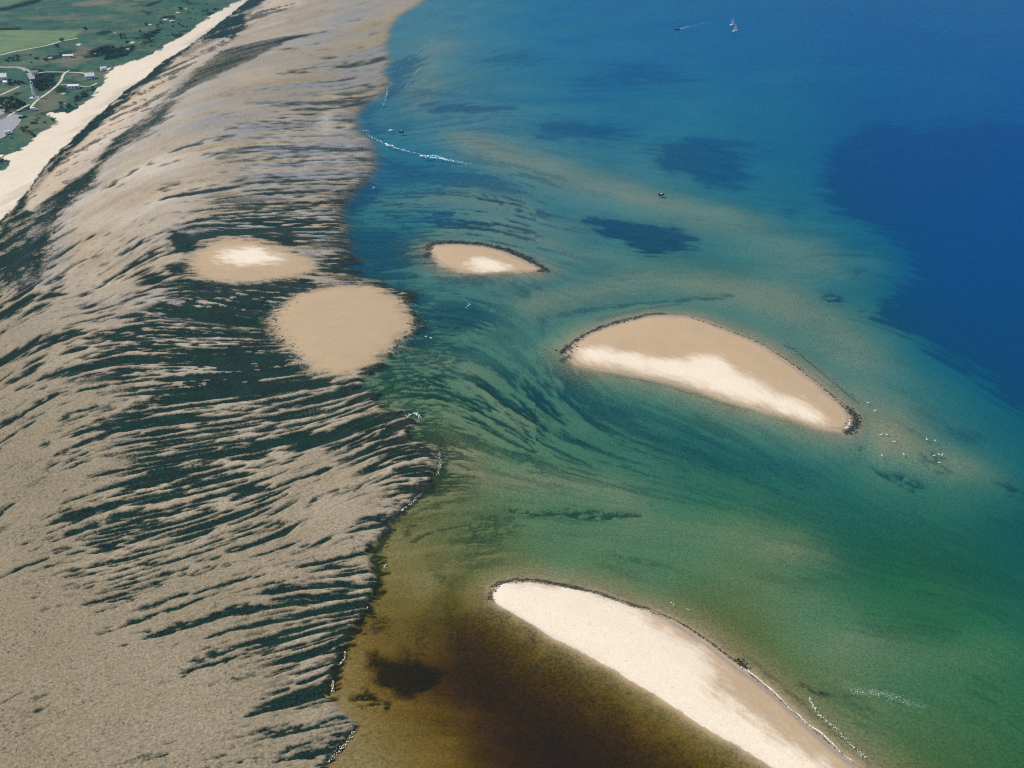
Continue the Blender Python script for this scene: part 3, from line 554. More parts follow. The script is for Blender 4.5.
# beach and land
dB, dL = np.maximum(-sdB, 0), np.maximum(sdL, 0)
t = dB / (dB + dL + 0.01)
onb = sm(0.4, -0.4, sdB)
Z = Z * (1 - onb) + onb * (0.75 + 2.75 * t + 0.10 * BX + 0.05 * n2 * (1 - t))
algae = algae * (1 - onb) + onb * 0.8 * sm(-2.6, -0.4, sdB + 1.0 * WX) * sm(-.9, .2, WY)
wet = wet * (1 - onb)
dry = np.maximum(dry * (1 - onb), onb * (0.95 - 0.25 * sm(.55, .2, t) * sm(-0.2, 0.5, n1)))
weed *= (1 - onb)
tan *= (1 - onb)
klass[sdB < 0] = 1
onl = sm(0.9, -0.9, sdL + 1.2 * n3)
dune = np.maximum(0, fbm(X / 28, Y / 28, 201, 4)) * 1.6 + 0.35 * fbm(X / 5, Y / 5, 205, 2)
Z = Z * (1 - onl) + onl * (3.5 + dune * sm(0, -25, sdL) * sm(-260, -60, sdL))
dry *= 1 - onl
grass = onl
algae *= 1 - onl
klass[sdL < 0] = 0
# scrub, fields and bare patches on land
scrub = sm(0.12, 0.55, fbm(X / 22, Y / 30, 301, 4, .55)) * sm(-220, -60, sdL) * 0.8
for P, s in (([(-421.8,1068.6), (-409.5,1102.8), (-395.2,1078.2), (-401.8,1045.3), (-413.8,1040.7)], .95), ([(-403.9,1068.6), (-388.7,1107.9), (-375.3,1078.2), (-379.0,1040.7), (-391.4,1031.7)], .85), ([(-437.0,968.4), (-418.6,972.4), (-397.4,926.3), (-402.9,904.6), (-418.3,926.3)], .9), ([(-397.4,926.3), (-379.9,911.8), (-375.5,890.7), (-388.2,897.6)], .8), ([(-393.5,1149.8), (-385.0,1200.6), (-377.2,1166.3), (-382.2,1133.8)], .8), ([(-615.2,1322.4), (-609.1,1336.5), (-596.0,1396.0), (-584.1,1365.7), (-597.8,1315.4), (-606.3,1301.7)], .9), ([(-448.7,1343.7), (-440.0,1380.7), (-433.1,1365.7), (-439.5,1329.4)], .8), ([(-428.1,883.9), (-417.8,887.3), (-400.0,863.9), (-399.2,838.5), (-408.8,838.5)], .9)):
    L, d = poly_mask(P, 5, 4)
    scrub[L] = np.maximum(scrub[L], s * sm(5, -5, d))
algae = np.maximum(algae, onl * scrub)
for P, s in (([(-596.6,1177.5), (-534.1,1183.2), (-464.8,1177.5), (-461.3,1144.4), (-466.1,1118.1), (-483.9,1092.8), (-500.9,1054.5), (-521.5,1014.1)], 1.0), ([(-697.1,1396.0), (-611.8,1403.8), (-609.6,1343.7), (-650.6,1294.9)], .6)):
    L, d = poly_mask(P, 2, 2, smooth=False)
    field[L] = np.maximum(field[L], s * sm(3, -3, d)) * onl[L]
    algae[L] *= 1 - 0.85 * field[L]
for P, s in (([(-541.6,1351.0), (-531.1,1373.1), (-502.5,1380.7), (-497.5,1358.3), (-524.1,1336.5)], .7), ([(-387.6,857.5), (-392.7,887.3), (-384.1,904.6), (-371.7,880.5), (-369.7,844.8), (-376.9,838.5)], .55), ([(-433.6,1031.7), (-436.2,1097.8), (-404.7,1059.1), (-408.1,1014.1), (-418.7,997.1)], .5), ([(-478.8,1268.5), (-460.0,1281.6), (-453.8,1255.6), (-469.9,1249.3)], .3), ([(-403.0,883.9), (-397.7,887.3), (-393.1,867.2)], .4), ([(-403.2,814.4), (-406.1,851.1), (-396.7,863.9), (-390.3,832.4), (-389.6,797.1)], .4)):
    L, d = poly_mask(P, 4, 5)
    soil[L] = np.maximum(soil[L], s * sm(6, -6, d)) * onl[L]
    algae[L] *= 1 - 0.6 * soil[L]
for x, y, r in [(-394.9,1244.3,3), (-385.2,1238.2,3.5), (-392.5,1289.0,3), (-390.7,1115.5,3), (-385.3,1085.8,2.5), (-380.7,898.2,2), (-366.6,864.8,2), (-447.7,1043.9,2.6), (-442.7,1105.5,3), (-383.5,1115.5,2.5), (-426.7,1168.4,2.5), (-380.0,801.5,2), (-402.9,1214.1,2), (-390.4,1315.9,2), (-410.3,1062.2,2)]:
    L = np.nonzero((np.abs(X - x) < 14) & (np.abs(Y - y) < 20))
    d = np.hypot(X[L] - x, (Y[L] - y) * .8) + 1.5 * WX[L]
    m = sm(r + 1, r - 1.5, d) * onl[L]
    dry[L] = np.maximum(dry[L], m * .9)
    algae[L] *= 1 - m
    grass[L] *= 1 - m

# ------------------------------------------------------------------ roads and tracks are laid on levelled ground
WAYS = [
 ('road', 'asphalt', 2.6, 'grey tarmac road bending towards the white beacon tower', [(-540.4,1014.1), (-498.8,1005.5), (-478.2,1001.3), (-467.0,1001.3), (-458.7,999.2), (-448.8,988.7), (-438.6,972.4), (-428.9,952.7)]),
 ('footpath', 'track', 1.1, 'pale sandy footpath climbing from the beacon tower to the beach huts', [(-389.9,851.1), (-394.0,873.8), (-394.8,890.7), (-395.7,908.2), (-397.9,930.0), (-401.5,948.9), (-407.1,968.4), (-408.9,980.5), (-408.4,986.7)]),
 ('track', 'track', 1.2, 'sandy track running from the road to the white beach huts', [(-433.9,974.5), (-429.0,980.5), (-421.1,981.3), (-408.9,980.5), (-395.3,978.5), (-387.7,972.4)]),
 ('track', 'track', 1.3, 'pale farm track along the lower edge of the light field', [(-525.5,1022.9), (-500.9,1054.5), (-494.0,1070.9), (-481.9,1087.9), (-472.6,1102.8), (-466.0,1123.3), (-455.2,1139.1)]),
 ('path', 'track', 1.1, 'short pale path among the bushes left of the beacon tower', [(-438.9,870.5), (-432.5,894.1), (-430.7,910.0), (-428.9,924.4)]),
 ('path', 'concrete', 1.0, 'grey kerbed path skirting the dark thicket', [(-394.3,769.7), (-394.8,805.7), (-397.0,829.4), (-396.7,847.9), (-395.2,862.3)]),
 ('path', 'track', 1.0, 'short sandy path between the grey roofed hut and the beach', [(-395.1,931.8), (-389.0,931.8), (-376.5,926.3), (-367.8,926.3), (-365.5,937.5)]),
]
CAR_PARK = [(-411.5,791.5), (-398.5,814.4), (-394.4,830.9), (-386.9,827.8), (-380.6,808.6), (-376.2,783.2), (-375.3,767.0), (-383.3,729.0)]
YARD = [(-434.6,860.7), (-418.2,860.7), (-410.1,851.1), (-403.0,832.4), (-411.5,808.6)]
flatten = np.zeros_like(X)
for _, _, w, _, P in WAYS:
    L = local(P, 30)
    flatten[L] = np.maximum(flatten[L], sm(w + 9, w + 4, d_line(P, X[L], Y[L])))
for P in (CAR_PARK, YARD):
    L = local(P, 30)
    flatten[L] = np.maximum(flatten[L], sm(9, 4, sdf_poly(P, X[L], Y[L])))
FLAT_SPOTS = [(-399.7,883.9), (-383.8,883.9), (-381.2,964.5), (-381.7,926.3), (-379.1,992.9), (-432.7,1049.8), (-458.3,956.6), (-434.7,976.5), (-384.1,844.8), (-411.4,863.9), (-460.6,968.4)]
for x, y in FLAT_SPOTS:
    L = np.nonzero((np.abs(X - x) < 26) & (np.abs(Y - y) < 40))
    flatten[L] = np.maximum(flatten[L], sm(24, 12, np.hypot(X[L] - x, (Y[L] - y) * .7)))
flatten *= onl
Z = Z * (1 - flatten) + flatten * 3.5


# ------------------------------------------------------------------ materials
def nodes_of(name):
    m = bpy.data.materials.new(name)
    m.use_nodes = True
    nt = m.node_tree
    nt.nodes.clear()
    return m, nt


class NT:
    def __init__(s, nt): s.nt = nt
    def n(s, t, **kw):
        nd = s.nt.nodes.new(t)
        for k, v in kw.items(): setattr(nd, k, v)
        return nd
    def put(s, sock, v):
        if isinstance(v, (int, float)): sock.default_value = v
        elif isinstance(v, tuple): sock.default_value = (*v, 1) if len(v) == 3 and len(sock.default_value) == 4 else v
        else: s.nt.links.new(v, sock)
    def math(s, op, a, b=None, c=None, clamp=False):
        nd = s.n('ShaderNodeMath', operation=op, use_clamp=clamp)
        for i, v in enumerate((a, b, c)):
            if v is not None: s.put(nd.inputs[i], v)
        return nd.outputs[0]
    def mix(s, f, a, b, mode='MIX'):
        nd = s.n('ShaderNodeMix', data_type='RGBA', blend_type=mode)
        s.put(nd.inputs[0], f); s.put(nd.inputs[6], a); s.put(nd.inputs[7], b)
        return nd.outputs[2]
    def noise(s, scale, detail=3, rough=0.6, vec=None, dist=0.0):
        nd = s.n('ShaderNodeTexNoise')
        nd.inputs['Scale'].default_value = scale; nd.inputs['Detail'].default_value = detail
        nd.inputs['Roughness'].default_value = rough; nd.inputs['Distortion'].default_value = dist
        if vec is not None: s.nt.links.new(vec, nd.inputs['Vector'])
        return nd.outputs[0]
    def ramp(s, f, a, b, lo=0.0, hi=1.0):
        nd = s.n('ShaderNodeMapRange', interpolation_type='SMOOTHSTEP')
        s.put(nd.inputs[0], f); s.put(nd.inputs[1], a); s.put(nd.inputs[2], b); s.put(nd.inputs[3], lo); s.put(nd.inputs[4], hi)
        return nd.outputs[0]
    def n_z(s):
        g = s.n('ShaderNodeNewGeometry')
        x = s.n('ShaderNodeSeparateXYZ')
        s.nt.links.new(g.outputs['Position'], x.inputs[0])
        return x.outputs[2]
    def attr(s, name):
        return s.n('ShaderNodeAttribute', attribute_name=name)
    def pos(s, sx=1, sy=1, sz=1):
        g = s.n('ShaderNodeNewGeometry')
        v = s.n('ShaderNodeVectorMath', operation='MULTIPLY')
        s.nt.links.new(g.outputs['Position'], v.inputs[0]); v.inputs[1].default_value = (sx, sy, sz)
        return v.outputs[0]


def shore_material():
    m, nt = nodes_of('shore_ground')
    N = NT(nt)
    A, B = N.attr('mask_a'), N.attr('mask_b')
    sa, sb = N.n('ShaderNodeSeparateColor'), N.n('ShaderNodeSeparateColor')
    nt.links.new(A.outputs['Color'], sa.inputs[0]); nt.links.new(B.outputs['Color'], sb.inputs[0])
    alg, wet_, dry_, weed_ = sa.outputs[0], sa.outputs[1], sa.outputs[2], A.outputs['Alpha']
    gra, fie, soi, tan_ = sb.outputs[0], sb.outputs[1], sb.outputs[2], B.outputs['Alpha']
    frN = N.noise(0.95, 4, 0.72, N.pos())
    fr_ = N.math('SUBTRACT', frN, .5)
    def fray(v, amp, lo, hi):      # ragged edges finer than the ground mesh
        return N.ramp(N.math('MULTIPLY_ADD', fr_, amp, v), lo, hi)
    alg = fray(alg, 1.5, .18, .82)
    # small clumps of weed and worm casts scattered over the bare flats
    clump = N.ramp(N.noise(1.15, 3, .75, N.pos(.8, 1, 1)), .565, .645)
    patch = N.ramp(N.noise(.06, 4, .65, N.pos(.7, 1, 1)), .32, .58)
    bare_ = N.math('SUBTRACT', 1.0, N.math('ADD', N.math('MAXIMUM', tan_, gra), N.math('MULTIPLY', dry_, 1.6)), clamp=True)
    alg = N.math('MAXIMUM', alg, N.math('MULTIPLY', N.math('MULTIPLY', N.math('MULTIPLY', clump, patch), bare_), N.math('MULTIPLY', N.ramp(N.n_z(), -.15, .1, .25, 1.0), .8)))
    weed_ = N.math('MULTIPLY', N.math('ADD', fray(weed_, 2.4, .10, .9), weed_), .5)
    dry_ = fray(dry_, 0.9, -.05, 1.05)
    p = N.pos()
    fine = N.noise(1.3, 4, 0.7, p)
    mid = N.noise(0.11, 4, 0.6, p)
    big = N.noise(0.018, 3, 0.55, p)
    grain = N.noise(3.5, 2, 0.7, p)
    flat = N.mix(mid, (.178, .151, .095), (.245, .204, .128))
    flat = N.mix(N.ramp(big, .35, .65), flat, (.238, .198, .132))
    c = N.mix(tan_, flat, N.mix(mid, (.405, .292, .18), (.465, .345, .22)))
    c = N.mix(N.math('MULTIPLY', wet_, .6), c, (.11, .125, .155))  # wet sand darkens; its blue is reflected sky mixed into the colour
    dr_ = N.mix(mid, (.68, .58, .45), (.76, .665, .53))
    c = N.mix(dry_, c, dr_)
    alga = N.mix(N.ramp(fine, .35, .7), (.004, .013, .012), (.014, .032, .022))
    alga = N.mix(N.ramp(mid, .45, .7), alga, (.008, .032, .020))
    g1 = N.mix(N.ramp(fine, .3, .7), (.022, .070, .052), (.055, .125, .082))
    g1 = N.mix(N.ramp(mid, .45, .72), g1, (.032, .095, .06))
    g1 = N.mix(N.ramp(big, .45, .65, 0, .8), g1, (.11, .135, .085))
    g1 = N.mix(N.ramp(N.noise(.045, 5, .7, p), .5, .68, 0, .75), g1, (.018, .05, .038))
    g1 = N.mix(N.ramp(N.noise(.16, 4, .7, N.pos(.6, 1, 1)), .56, .72, 0, .8), g1, (.15, .155, .10))
    stripe = N.noise(0.9, 2, .5, N.pos(.03, .35, 1))
    g1 = N.mix(fie, g1, N.mix(N.ramp(stripe, .35, .65), (.10, .165, .08), (.16, .22, .11)))
    g1 = N.mix(soi, g1, N.mix(fine, (.14, .12, .085), (.24, .185, .13)))
    c = N.mix(gra, c, g1)
    c = N.mix(alg, c, alga)
    c = N.mix(weed_, c, N.mix(N.ramp(fine, .3, .75), (.010, .016, .014), (.030, .040, .026)))
    bare = N.math('MULTIPLY', N.math('MAXIMUM', tan_, dry_), N.math('SUBTRACT', 1.0, alg))
    var = N.ramp(fine, .28, .72, .68, 1.28)
    var = N.math('MULTIPLY', var, N.ramp(grain, .3, .7, .80, 1.18))
    var = N.math('ADD', N.math('MULTIPLY', var, N.math('SUBTRACT', 1.0, N.math('MULTIPLY', bare, .8))), N.math('MULTIPLY', bare, .8))
    vc = N.n('ShaderNodeCombineColor')
    for i in range(3): nt.links.new(var, vc.inputs[i])
    c = N.mix(1.0, c, vc.outputs[0], 'MULTIPLY')
    bs = N.n('ShaderNodeBsdfPrincipled')
    nt.links.new(c, bs.inputs['Base Color'])
    wet_ = N.math('MULTIPLY', wet_, N.math('SUBTRACT', 1.0, N.math('MULTIPLY', alg, .85)))
    rough = N.math('SUBTRACT', .95, N.math('MULTIPLY', wet_, .55))
    nt.links.new(rough, bs.inputs['Roughness'])
    N.put(bs.inputs['Specular IOR Level'], N.math('MULTIPLY_ADD', wet_, .8, .05))
    bm = N.n('ShaderNodeBump')
    bm.inputs['Strength'].default_value = 0.55; bm.inputs['Distance'].default_value = 0.12
    nt.links.new(N.math('ADD', fine, N.math('MULTIPLY', grain, .5)), bm.inputs['Height'])
    nt.links.new(bm.outputs[0], bs.inputs['Normal'])
    out = N.n('ShaderNodeOutputMaterial')
    nt.links.new(bs.outputs[0], out.inputs[0])
    return m


def water_material():
    m, nt = nodes_of('sea_water')
    N = NT(nt)
    dp, ti = N.attr('depth').outputs['Fac'], N.attr('tint').outputs['Fac']
    t1 = N.math('MINIMUM', ti, 1.0)
    t2 = N.math('SUBTRACT', ti, 1.0, clamp=True)
    K = [(.50, .14, .085), (.38, .135, .25), (.42, .57, 1.45)]          # absorption per metre: clear, green, peaty
    S = [(.000, .045, .168), (.006, .038, .027), (.013, .011, .007)]   # what the water itself scatters back
    k = N.mix(t2, N.mix(t1, K[0], K[1]), K[2])
    s = N.mix(t2, N.mix(t1, S[0], S[1]), S[2])
    ks, cs = N.n('ShaderNodeSeparateColor'), N.n('ShaderNodeCombineColor')
    nt.links.new(k, ks.inputs[0])
    sc_ = N.n('ShaderNodeCombineColor')
    for i in range(3):
        e = N.math('EXPONENT', N.math('MULTIPLY', N.math('MULTIPLY', ks.outputs[i], dp), -1.0))
        nt.links.new(e, cs.inputs[i])
    d_sc = N.math('SUBTRACT', 1.0, N.math('EXPONENT', N.math('MULTIPLY', dp, -0.40)))
    tr = N.n('ShaderNodeBsdfTransparent')
    nt.links.new(cs.outputs[0], tr.inputs[0])
    df = N.n('ShaderNodeBsdfDiffuse')
    for i in range(3): nt.links.new(d_sc, sc_.inputs[i])
    nt.links.new(N.mix(1.0, s, sc_.outputs[0], 'MULTIPLY'), df.inputs[0])
    ad = N.n('ShaderNodeAddShader')
    nt.links.new(tr.outputs[0], ad.inputs[0]); nt.links.new(df.outputs[0], ad.inputs[1])
    gl = N.n('ShaderNodeBsdfGlossy')
    gl.inputs['Roughness'].default_value = 0.22
    bm = N.n('ShaderNodeBump')
    bm.inputs['Strength'].default_value = 0.5; bm.inputs['Distance'].default_value = 0.35
    w1 = N.noise(0.55, 4, .6, N.pos(.7, 1, 1), .4)
    w2 = N.noise(0.07, 2, .5, N.pos(.6, 1, 1))
    nt.links.new(N.math('ADD', w1, N.math('MULTIPLY', w2, 1.2)), bm.inputs['Height'])
    fr = N.n('ShaderNodeFresnel')
    fr.inputs['IOR'].default_value = 1.33
    for q in (gl, fr): nt.links.new(bm.outputs[0], q.inputs['Normal'])
    mx = N.n('ShaderNodeMixShader')
    nt.links.new(N.math('MULTIPLY', fr.outputs[0], .17), mx.inputs[0])
    nt.links.new(ad.outputs[0], mx.inputs[1]); nt.links.new(gl.outputs[0], mx.inputs[2])
    out = N.n('ShaderNodeOutputMaterial')
    nt.links.new(mx.outputs[0], out.inputs[0])
    return m


def simple(name, col, rough=.7, var=.15, scale=2.0, spec=.3, metal=0.0):
    m, nt = nodes_of(name)
    N = NT(nt)
    f = N.ramp(N.noise(scale, 3, .6, N.pos()), .3, .7)
    a = tuple(v * (1 - var) for v in col)
    b = tuple(min(1, v * (1 + var)) for v in col)
    bs = N.n('ShaderNodeBsdfPrincipled')
    nt.links.new(N.mix(f, a, b), bs.inputs['Base Color'])
    bs.inputs['Roughness'].default_value = rough
    bs.inputs['Specular IOR Level'].default_value = spec
    bs.inputs['Metallic'].default_value = metal
    out = N.n('ShaderNodeOutputMaterial')
    nt.links.new(bs.outputs[0], out.inputs[0])
    return m

M = dict(
    shore=shore_material(), water=water_material(),
    white=simple('white_paint', (.78, .77, .74), .55, .06), render=simple('white_render', (.72, .70, .66), .8, .08),
    slate=simple('slate_roof', (.16, .16, .18), .6, .2), pale_roof=simple('pale_roof', (.62, .61, .60), .6, .1),
    glass=simple('window_glass', (.03, .04, .05), .08, .1, 2, .6), dark=simple('dark_paint', (.03, .035, .05), .35, .1),
    blue=simple('blue_paint', (.05, .10, .22), .35, .1), metal=simple('grey_metal', (.35, .36, .38), .4, .1, 3, .5, .6),
    sail=simple('sail_cloth', (.82, .81, .78), .8, .04), rubber=simple('rubber', (.02, .02, .02), .8, .1),
    foam=simple('foam', (.80, .83, .84), .9, .08, 4), wood=simple('weathered_wood', (.22, .18, .13), .8, .2),
    bark=simple('bark', (.10, .075, .05), .9, .2), leaf=simple('shrub_leaves', (.035, .07, .035), .7, .4, 1.2),
    leaf2=simple('olive_leaves', (.075, .095, .03), .7, .4, 1.2), gorse=simple('gorse_blossom', (.35, .30, .05), .7, .3, 2),
    asphalt=simple('worn_asphalt', (.27, .26, .28), .85, .12, .6), track=simple('sandy_track', (.50, .43, .33), .9, .18, .5),
    concrete=simple('concrete', (.48, .46, .42), .85, .15, 1), wrack=simple('seaweed', (.028, .030, .022), .55, .4, 3, .4),
    feather=simple('white_feathers', (.80, .80, .78), .8, .05), grey=simple('grey_feathers', (.38, .40, .42), .8, .1),
    stone=simple('shore_stone', (.11, .10, .085), .8, .3, 2), red=simple('red_paint', (.35, .04, .03), .4, .1),
)

# ------------------------------------------------------------------ cut the fan into the ground's pieces
maskA = np.stack([algae, wet, dry, weed], -1).clip(0, 1).astype(np.float32)
maskB = np.stack([grass, field, soil, tan], -1).clip(0, 1).astype(np.float32)
idx = np.arange(NR * NC).reshape(NR, NC)
quads = np.stack([idx[:-1, :-1], idx[:-1, 1:], idx[1:, 1:], idx[1:, :-1]], -1).reshape(-1, 4)
qk = klass.ravel()[quads[:, 0]]
XYZ = np.stack([X, Y, Z], -1).reshape(-1, 3).astype(np.float32)


def grid_mesh(name, q, co, mat, floats=(), colors=()):
    u, inv = np.unique(q, return_inverse=True)
    me = bpy.data.meshes.new(name)
    me.vertices.add(len(u))
    me.vertices.foreach_set('co', co[u].ravel())
    me.loops.add(q.size)
    me.loops.foreach_set('vertex_index', inv.ravel().astype(np.int32))
    me.polygons.add(len(q))
    me.polygons.foreach_set('loop_start', np.arange(0, q.size, 4, dtype=np.int32))
    me.polygons.foreach_set('use_smooth', np.ones(len(q), bool))
    for an, A in floats:
        a = me.attributes.new(an, 'FLOAT', 'POINT')
        a.data.foreach_set('value', A.reshape(-1)[u].astype(np.float32))
    for an, A in colors:
        a = me.attributes.new(an, 'FLOAT_COLOR', 'POINT')
        a.data.foreach_set('color', A.reshape(-1, 4)[u].ravel())
    me.update(calc_edges=True)
    me.materials.append(mat)
    o = bpy.data.objects.new(name, me)
    COL.objects.link(o)
    return o

PIECES = [
 (0, 'grassland', 'green grassland and dune scrub behind the pale beach', 'grassland'),
 (1, 'beach', 'long pale sand beach running along the edge of the grassland', 'beach'),
 (2, 'tidal_flat_terrain', 'grey tidal flat furrowed with dark weedy rills, between beach and sea', 'tidal flat'),
 (3, 'sea_bed_terrain', 'sandy sea bed with dark weed patches seen through the shallow water', 'sea bed'),
 (4, 'sandbank_terrain', 'tan oval sandbank with a small bright crest, lying on the tidal flat', 'sandbank'),
 (5, 'sandbank_terrain', 'broad plain tan round sandbank at the seaward edge of the tidal flat', 'sandbank'),
 (6, 'sandbank_terrain', 'smallest sandbank, a narrow sliver in the sea ringed by dark weed', 'sandbank'),
 (7, 'sandbank_terrain', 'large half-moon tan sandbank with a pale streak, in open green water', 'sandbank'),
 (8, 'sandbank_terrain', 'long pale cream sandbank beside the dark brown lagoon', 'sandbank'),
]
for k, nm, lab, cat in PIECES:
    o = grid_mesh(nm, quads[qk == k], XYZ, M['shore'], colors=(('mask_a', maskA), ('mask_b', maskB)))
    tag(o, lab, cat, 'sandbanks off the beach' if k > 3 else None, 'structure')

# the water: a sheet at sea level, coloured by how deep and how peaty it is
s2r = np.concatenate([np.arange(0, NR - 1, 2), [NR - 1]])
s2c = np.concatenate([np.arange(0, NC - 1, 2), [NC - 1]])
Xw, Yw, Zw = X[np.ix_(s2r, s2c)], Y[np.ix_(s2r, s2c)], Z[np.ix_(s2r, s2c)]
iw = np.arange(Xw.size).reshape(Xw.shape)
qw = np.stack([iw[:-1, :-1], iw[:-1, 1:], iw[1:, 1:], iw[1:, :-1]], -1).reshape(-1, 4)
low = np.ones_like(Zw, bool)
low = Zw < 0.12
qw = qw[low.ravel()[qw].any(1)]
sea = grid_mesh('sea', qw, np.stack([Xw, Yw, np.zeros_like(Xw)], -1).reshape(-1, 3).astype(np.float32), M['water'],
                floats=(('depth', np.maximum(0, -Zw)), ('tint', tint[np.ix_(s2r, s2c)])))
tag(sea, 'clear blue to green sea water over the sandy shallows', 'sea', None, 'structure')

# ------------------------------------------------------------------ builders
class MB:
    """collects shapes for ONE mesh object"""
    def __init__(s): s.v, s.f = [], []
    def add(s, v, f):
        k = len(s.v); s.v += [tuple(p) for p in v]; s.f += [tuple(i + k for i in q) for q in f]; return s
    def box(s, x0, x1, y0, y1, z0, z1):
        return s.add([(x, y, z) for z in (z0, z1) for y in (y0, y1) for x in (x0, x1)],
                     [(0, 2, 3, 1), (4, 5, 7, 6), (0, 1, 5, 4), (2, 6, 7, 3), (0, 4, 6, 2), (1, 3, 7, 5)])
    def lathe(s, prof, n=12, cx=0, cy=0):
        v, f = [], []
        for r, z in prof:
            for k in range(n): a = 2 * PI * k / n; v.append((cx + r * math.cos(a), cy + r * math.sin(a), z))
        for i in range(len(prof) - 1):
            for k in range(n): f.append((i * n + k, i * n + (k + 1) % n, (i + 1) * n + (k + 1) % n, (i + 1) * n + k))
        f.append(tuple(range(n))[::-1]); f.append(tuple((len(prof) - 1) * n + k for k in range(n)))
        return s.add(v, f)
    def rod(s, a, b, r, n=6, r2=None):
        a, b = Vector(a), Vector(b); d = (b - a).normalized()
        u = d.orthogonal().normalized(); w = d.cross(u); r2 = r if r2 is None else r2
        v = [a + (u * math.cos(2 * PI * k / n) + w * math.sin(2 * PI * k / n)) * r for k in range(n)]
        v += [b + (u * math.cos(2 * PI * k / n) + w * math.sin(2 * PI * k / n)) * r2 for k in range(n)]
        return s.add(v, [(k, (k + 1) % n, n + (k + 1) % n, n + k) for k in range(n)] + [tuple(range(n))[::-1], tuple(range(n, 2 * n))])
    def loft(s, rings):
        n = len(rings[0]); v = [p for r in rings for p in r]; f = []
        for i in range(len(rings) - 1):
            for k in range(n): f.append((i * n + k, i * n + (k + 1) % n, (i + 1) * n + (k + 1) % n, (i + 1) * n + k))
        f.append(tuple(range(n))[::-1]); f.append(tuple((len(rings) - 1) * n + k for k in range(n)))
        return s.add(v, f)
    def dome(s, x, y, z, rx, ry, h, n=7, rot=0.0, jit=0.3):
        v = [(x, y, z + h)]
        for ring, (q, zz) in enumerate(((.6, .75), (1.0, 0.0))):
            for k in range(n):
                a = 2 * PI * k / n
                q2 = q * (1 + jit * (random.random() - .5) * 2)
                ax, ay = rx * q2 * math.cos(a), ry * q2 * math.sin(a)
                v.append((x + ax * math.cos(rot) - ay * math.sin(rot), y + ax * math.sin(rot) + ay * math.cos(rot), z + h * zz - (.05 if ring else 0)))
        f = [(0, 1 + k, 1 + (k + 1) % n) for k in range(n)] + [(1 + k, 1 + n + k, 1 + n + (k + 1) % n, 1 + (k + 1) % n) for k in range(n)]
        return s.add(v, f)
    def build(s, name, mat, parent=None, smooth=False):
        me = bpy.data.meshes.new(name)
        me.from_pydata(s.v, [], s.f)
        me.materials.append(mat)
        if smooth: me.polygons.foreach_set('use_smooth', [True] * len(me.polygons))
        o = bpy.data.objects.new(name, me)
        COL.objects.link(o)
        if parent: o.parent = parent
        return o


def thing(name, label, cat, loc, rz=0.0, group=None):
    o = bpy.data.objects.new(name, None)
    o.empty_display_size = 1
    COL.objects.link(o)
    o.location = loc
    o.rotation_euler = (0, 0, rz)
    return tag(o, label, cat, group)


def copy_thing(src, loc, rz, label=None, scale=None):
    c = src.copy(); COL.objects.link(c)
    c.location = loc; c.rotation_euler = (0, 0, rz)
    if label: c['label'] = label
    if scale: c.scale = (scale,) * 3
    for ch in src.children:
        d = ch.copy(); COL.objects.link(d); d.parent = c
        for g in ch.children:
            e = g.copy(); COL.objects.link(e); e.parent = d
    return c


def ground(x, y):
    d = math.degrees(math.atan2(CAM_H, y))
    r = int(np.argmin(np.abs(DEP - d)))
    c = int(np.argmin(np.abs(UC - x / (YR[r] + 122))))
    return float(Z[r, c])

# ------------------------------------------------------------------ roads, tracks, car park
def ribbon(name, P, w, z, mat):
    P = smooth_line(P, 5)
    b = MB(); v = []
    for i, p in enumerate(P):
        a, c = Vector(P[max(i - 1, 0)]), Vector(P[min(i + 1, len(P) - 1)])
        n = (c - a).normalized(); n = Vector((-n.y, n.x))
        for s in (-1, -.5, .5, 1):
            k = w * s * (1 + .12 * math.sin(i * 1.7 + s * 3))
            v.append((p[0] + n.x * k, p[1] + n.y * k, z + (.03 if abs(s) < 1 else -.05)))
    f = [(4 * i + k + 1, 4 * i + k, 4 * i + k + 4, 4 * i + k + 5) for i in range(len(P) - 1) for k in range(3)]
    return b.add(v, f).build(name, mat)
for i, (nm, mt, w, lab, P) in enumerate(WAYS):
    tag(ribbon(nm, P, w, 3.56 + .012 * i, M[mt]), lab, nm, None, 'structure')
for nm, P, lab in (('car_park_pavement', CAR_PARK, 'grey surfaced car park by the dune grass at the left edge'), ('yard_pavement', YARD, 'small grey paved yard beside the dark thicket')):
    b = MB(); n = len(P)
    b.add([(x, y, 3.66) for x, y in P] + [(x, y, 3.3) for x, y in P], [tuple(range(n))] + [(k, k + n, (k + 1) % n + n, (k + 1) % n) for k in range(n)])
    tag(b.build(nm, M['asphalt']), lab, 'car park' if nm[0] == 'c' else 'yard', None, 'structure')
b = MB()                                                    # low kerb stones round the car park
for p, q in zip(CAR_PARK[1:-1], CAR_PARK[2:]):
    d = (Vector(q) - Vector(p)); n = max(1, int(d.length / 2)); d.normalize()
    for k in range(n):
        a = Vector(p) + d * (k * 2 + .1)
        e = a + d * 1.8
        m = Vector((-d.y, d.x)) * .14
        b.add([(*(a + m), 3.78), (*(e + m), 3.78), (*(e - m), 3.78), (*(a - m), 3.78), (*(a + m), 3.5), (*(e + m), 3.5), (*(e - m), 3.5), (*(a - m), 3.5)],
              [(0, 1, 2, 3), (0, 4, 5, 1), (1, 5, 6, 2), (2, 6, 7, 3), (3, 7, 4, 0)])
tag(b.build('kerb', M['concrete']), 'low concrete kerb edging the grey car park', 'kerb', None, 'structure')

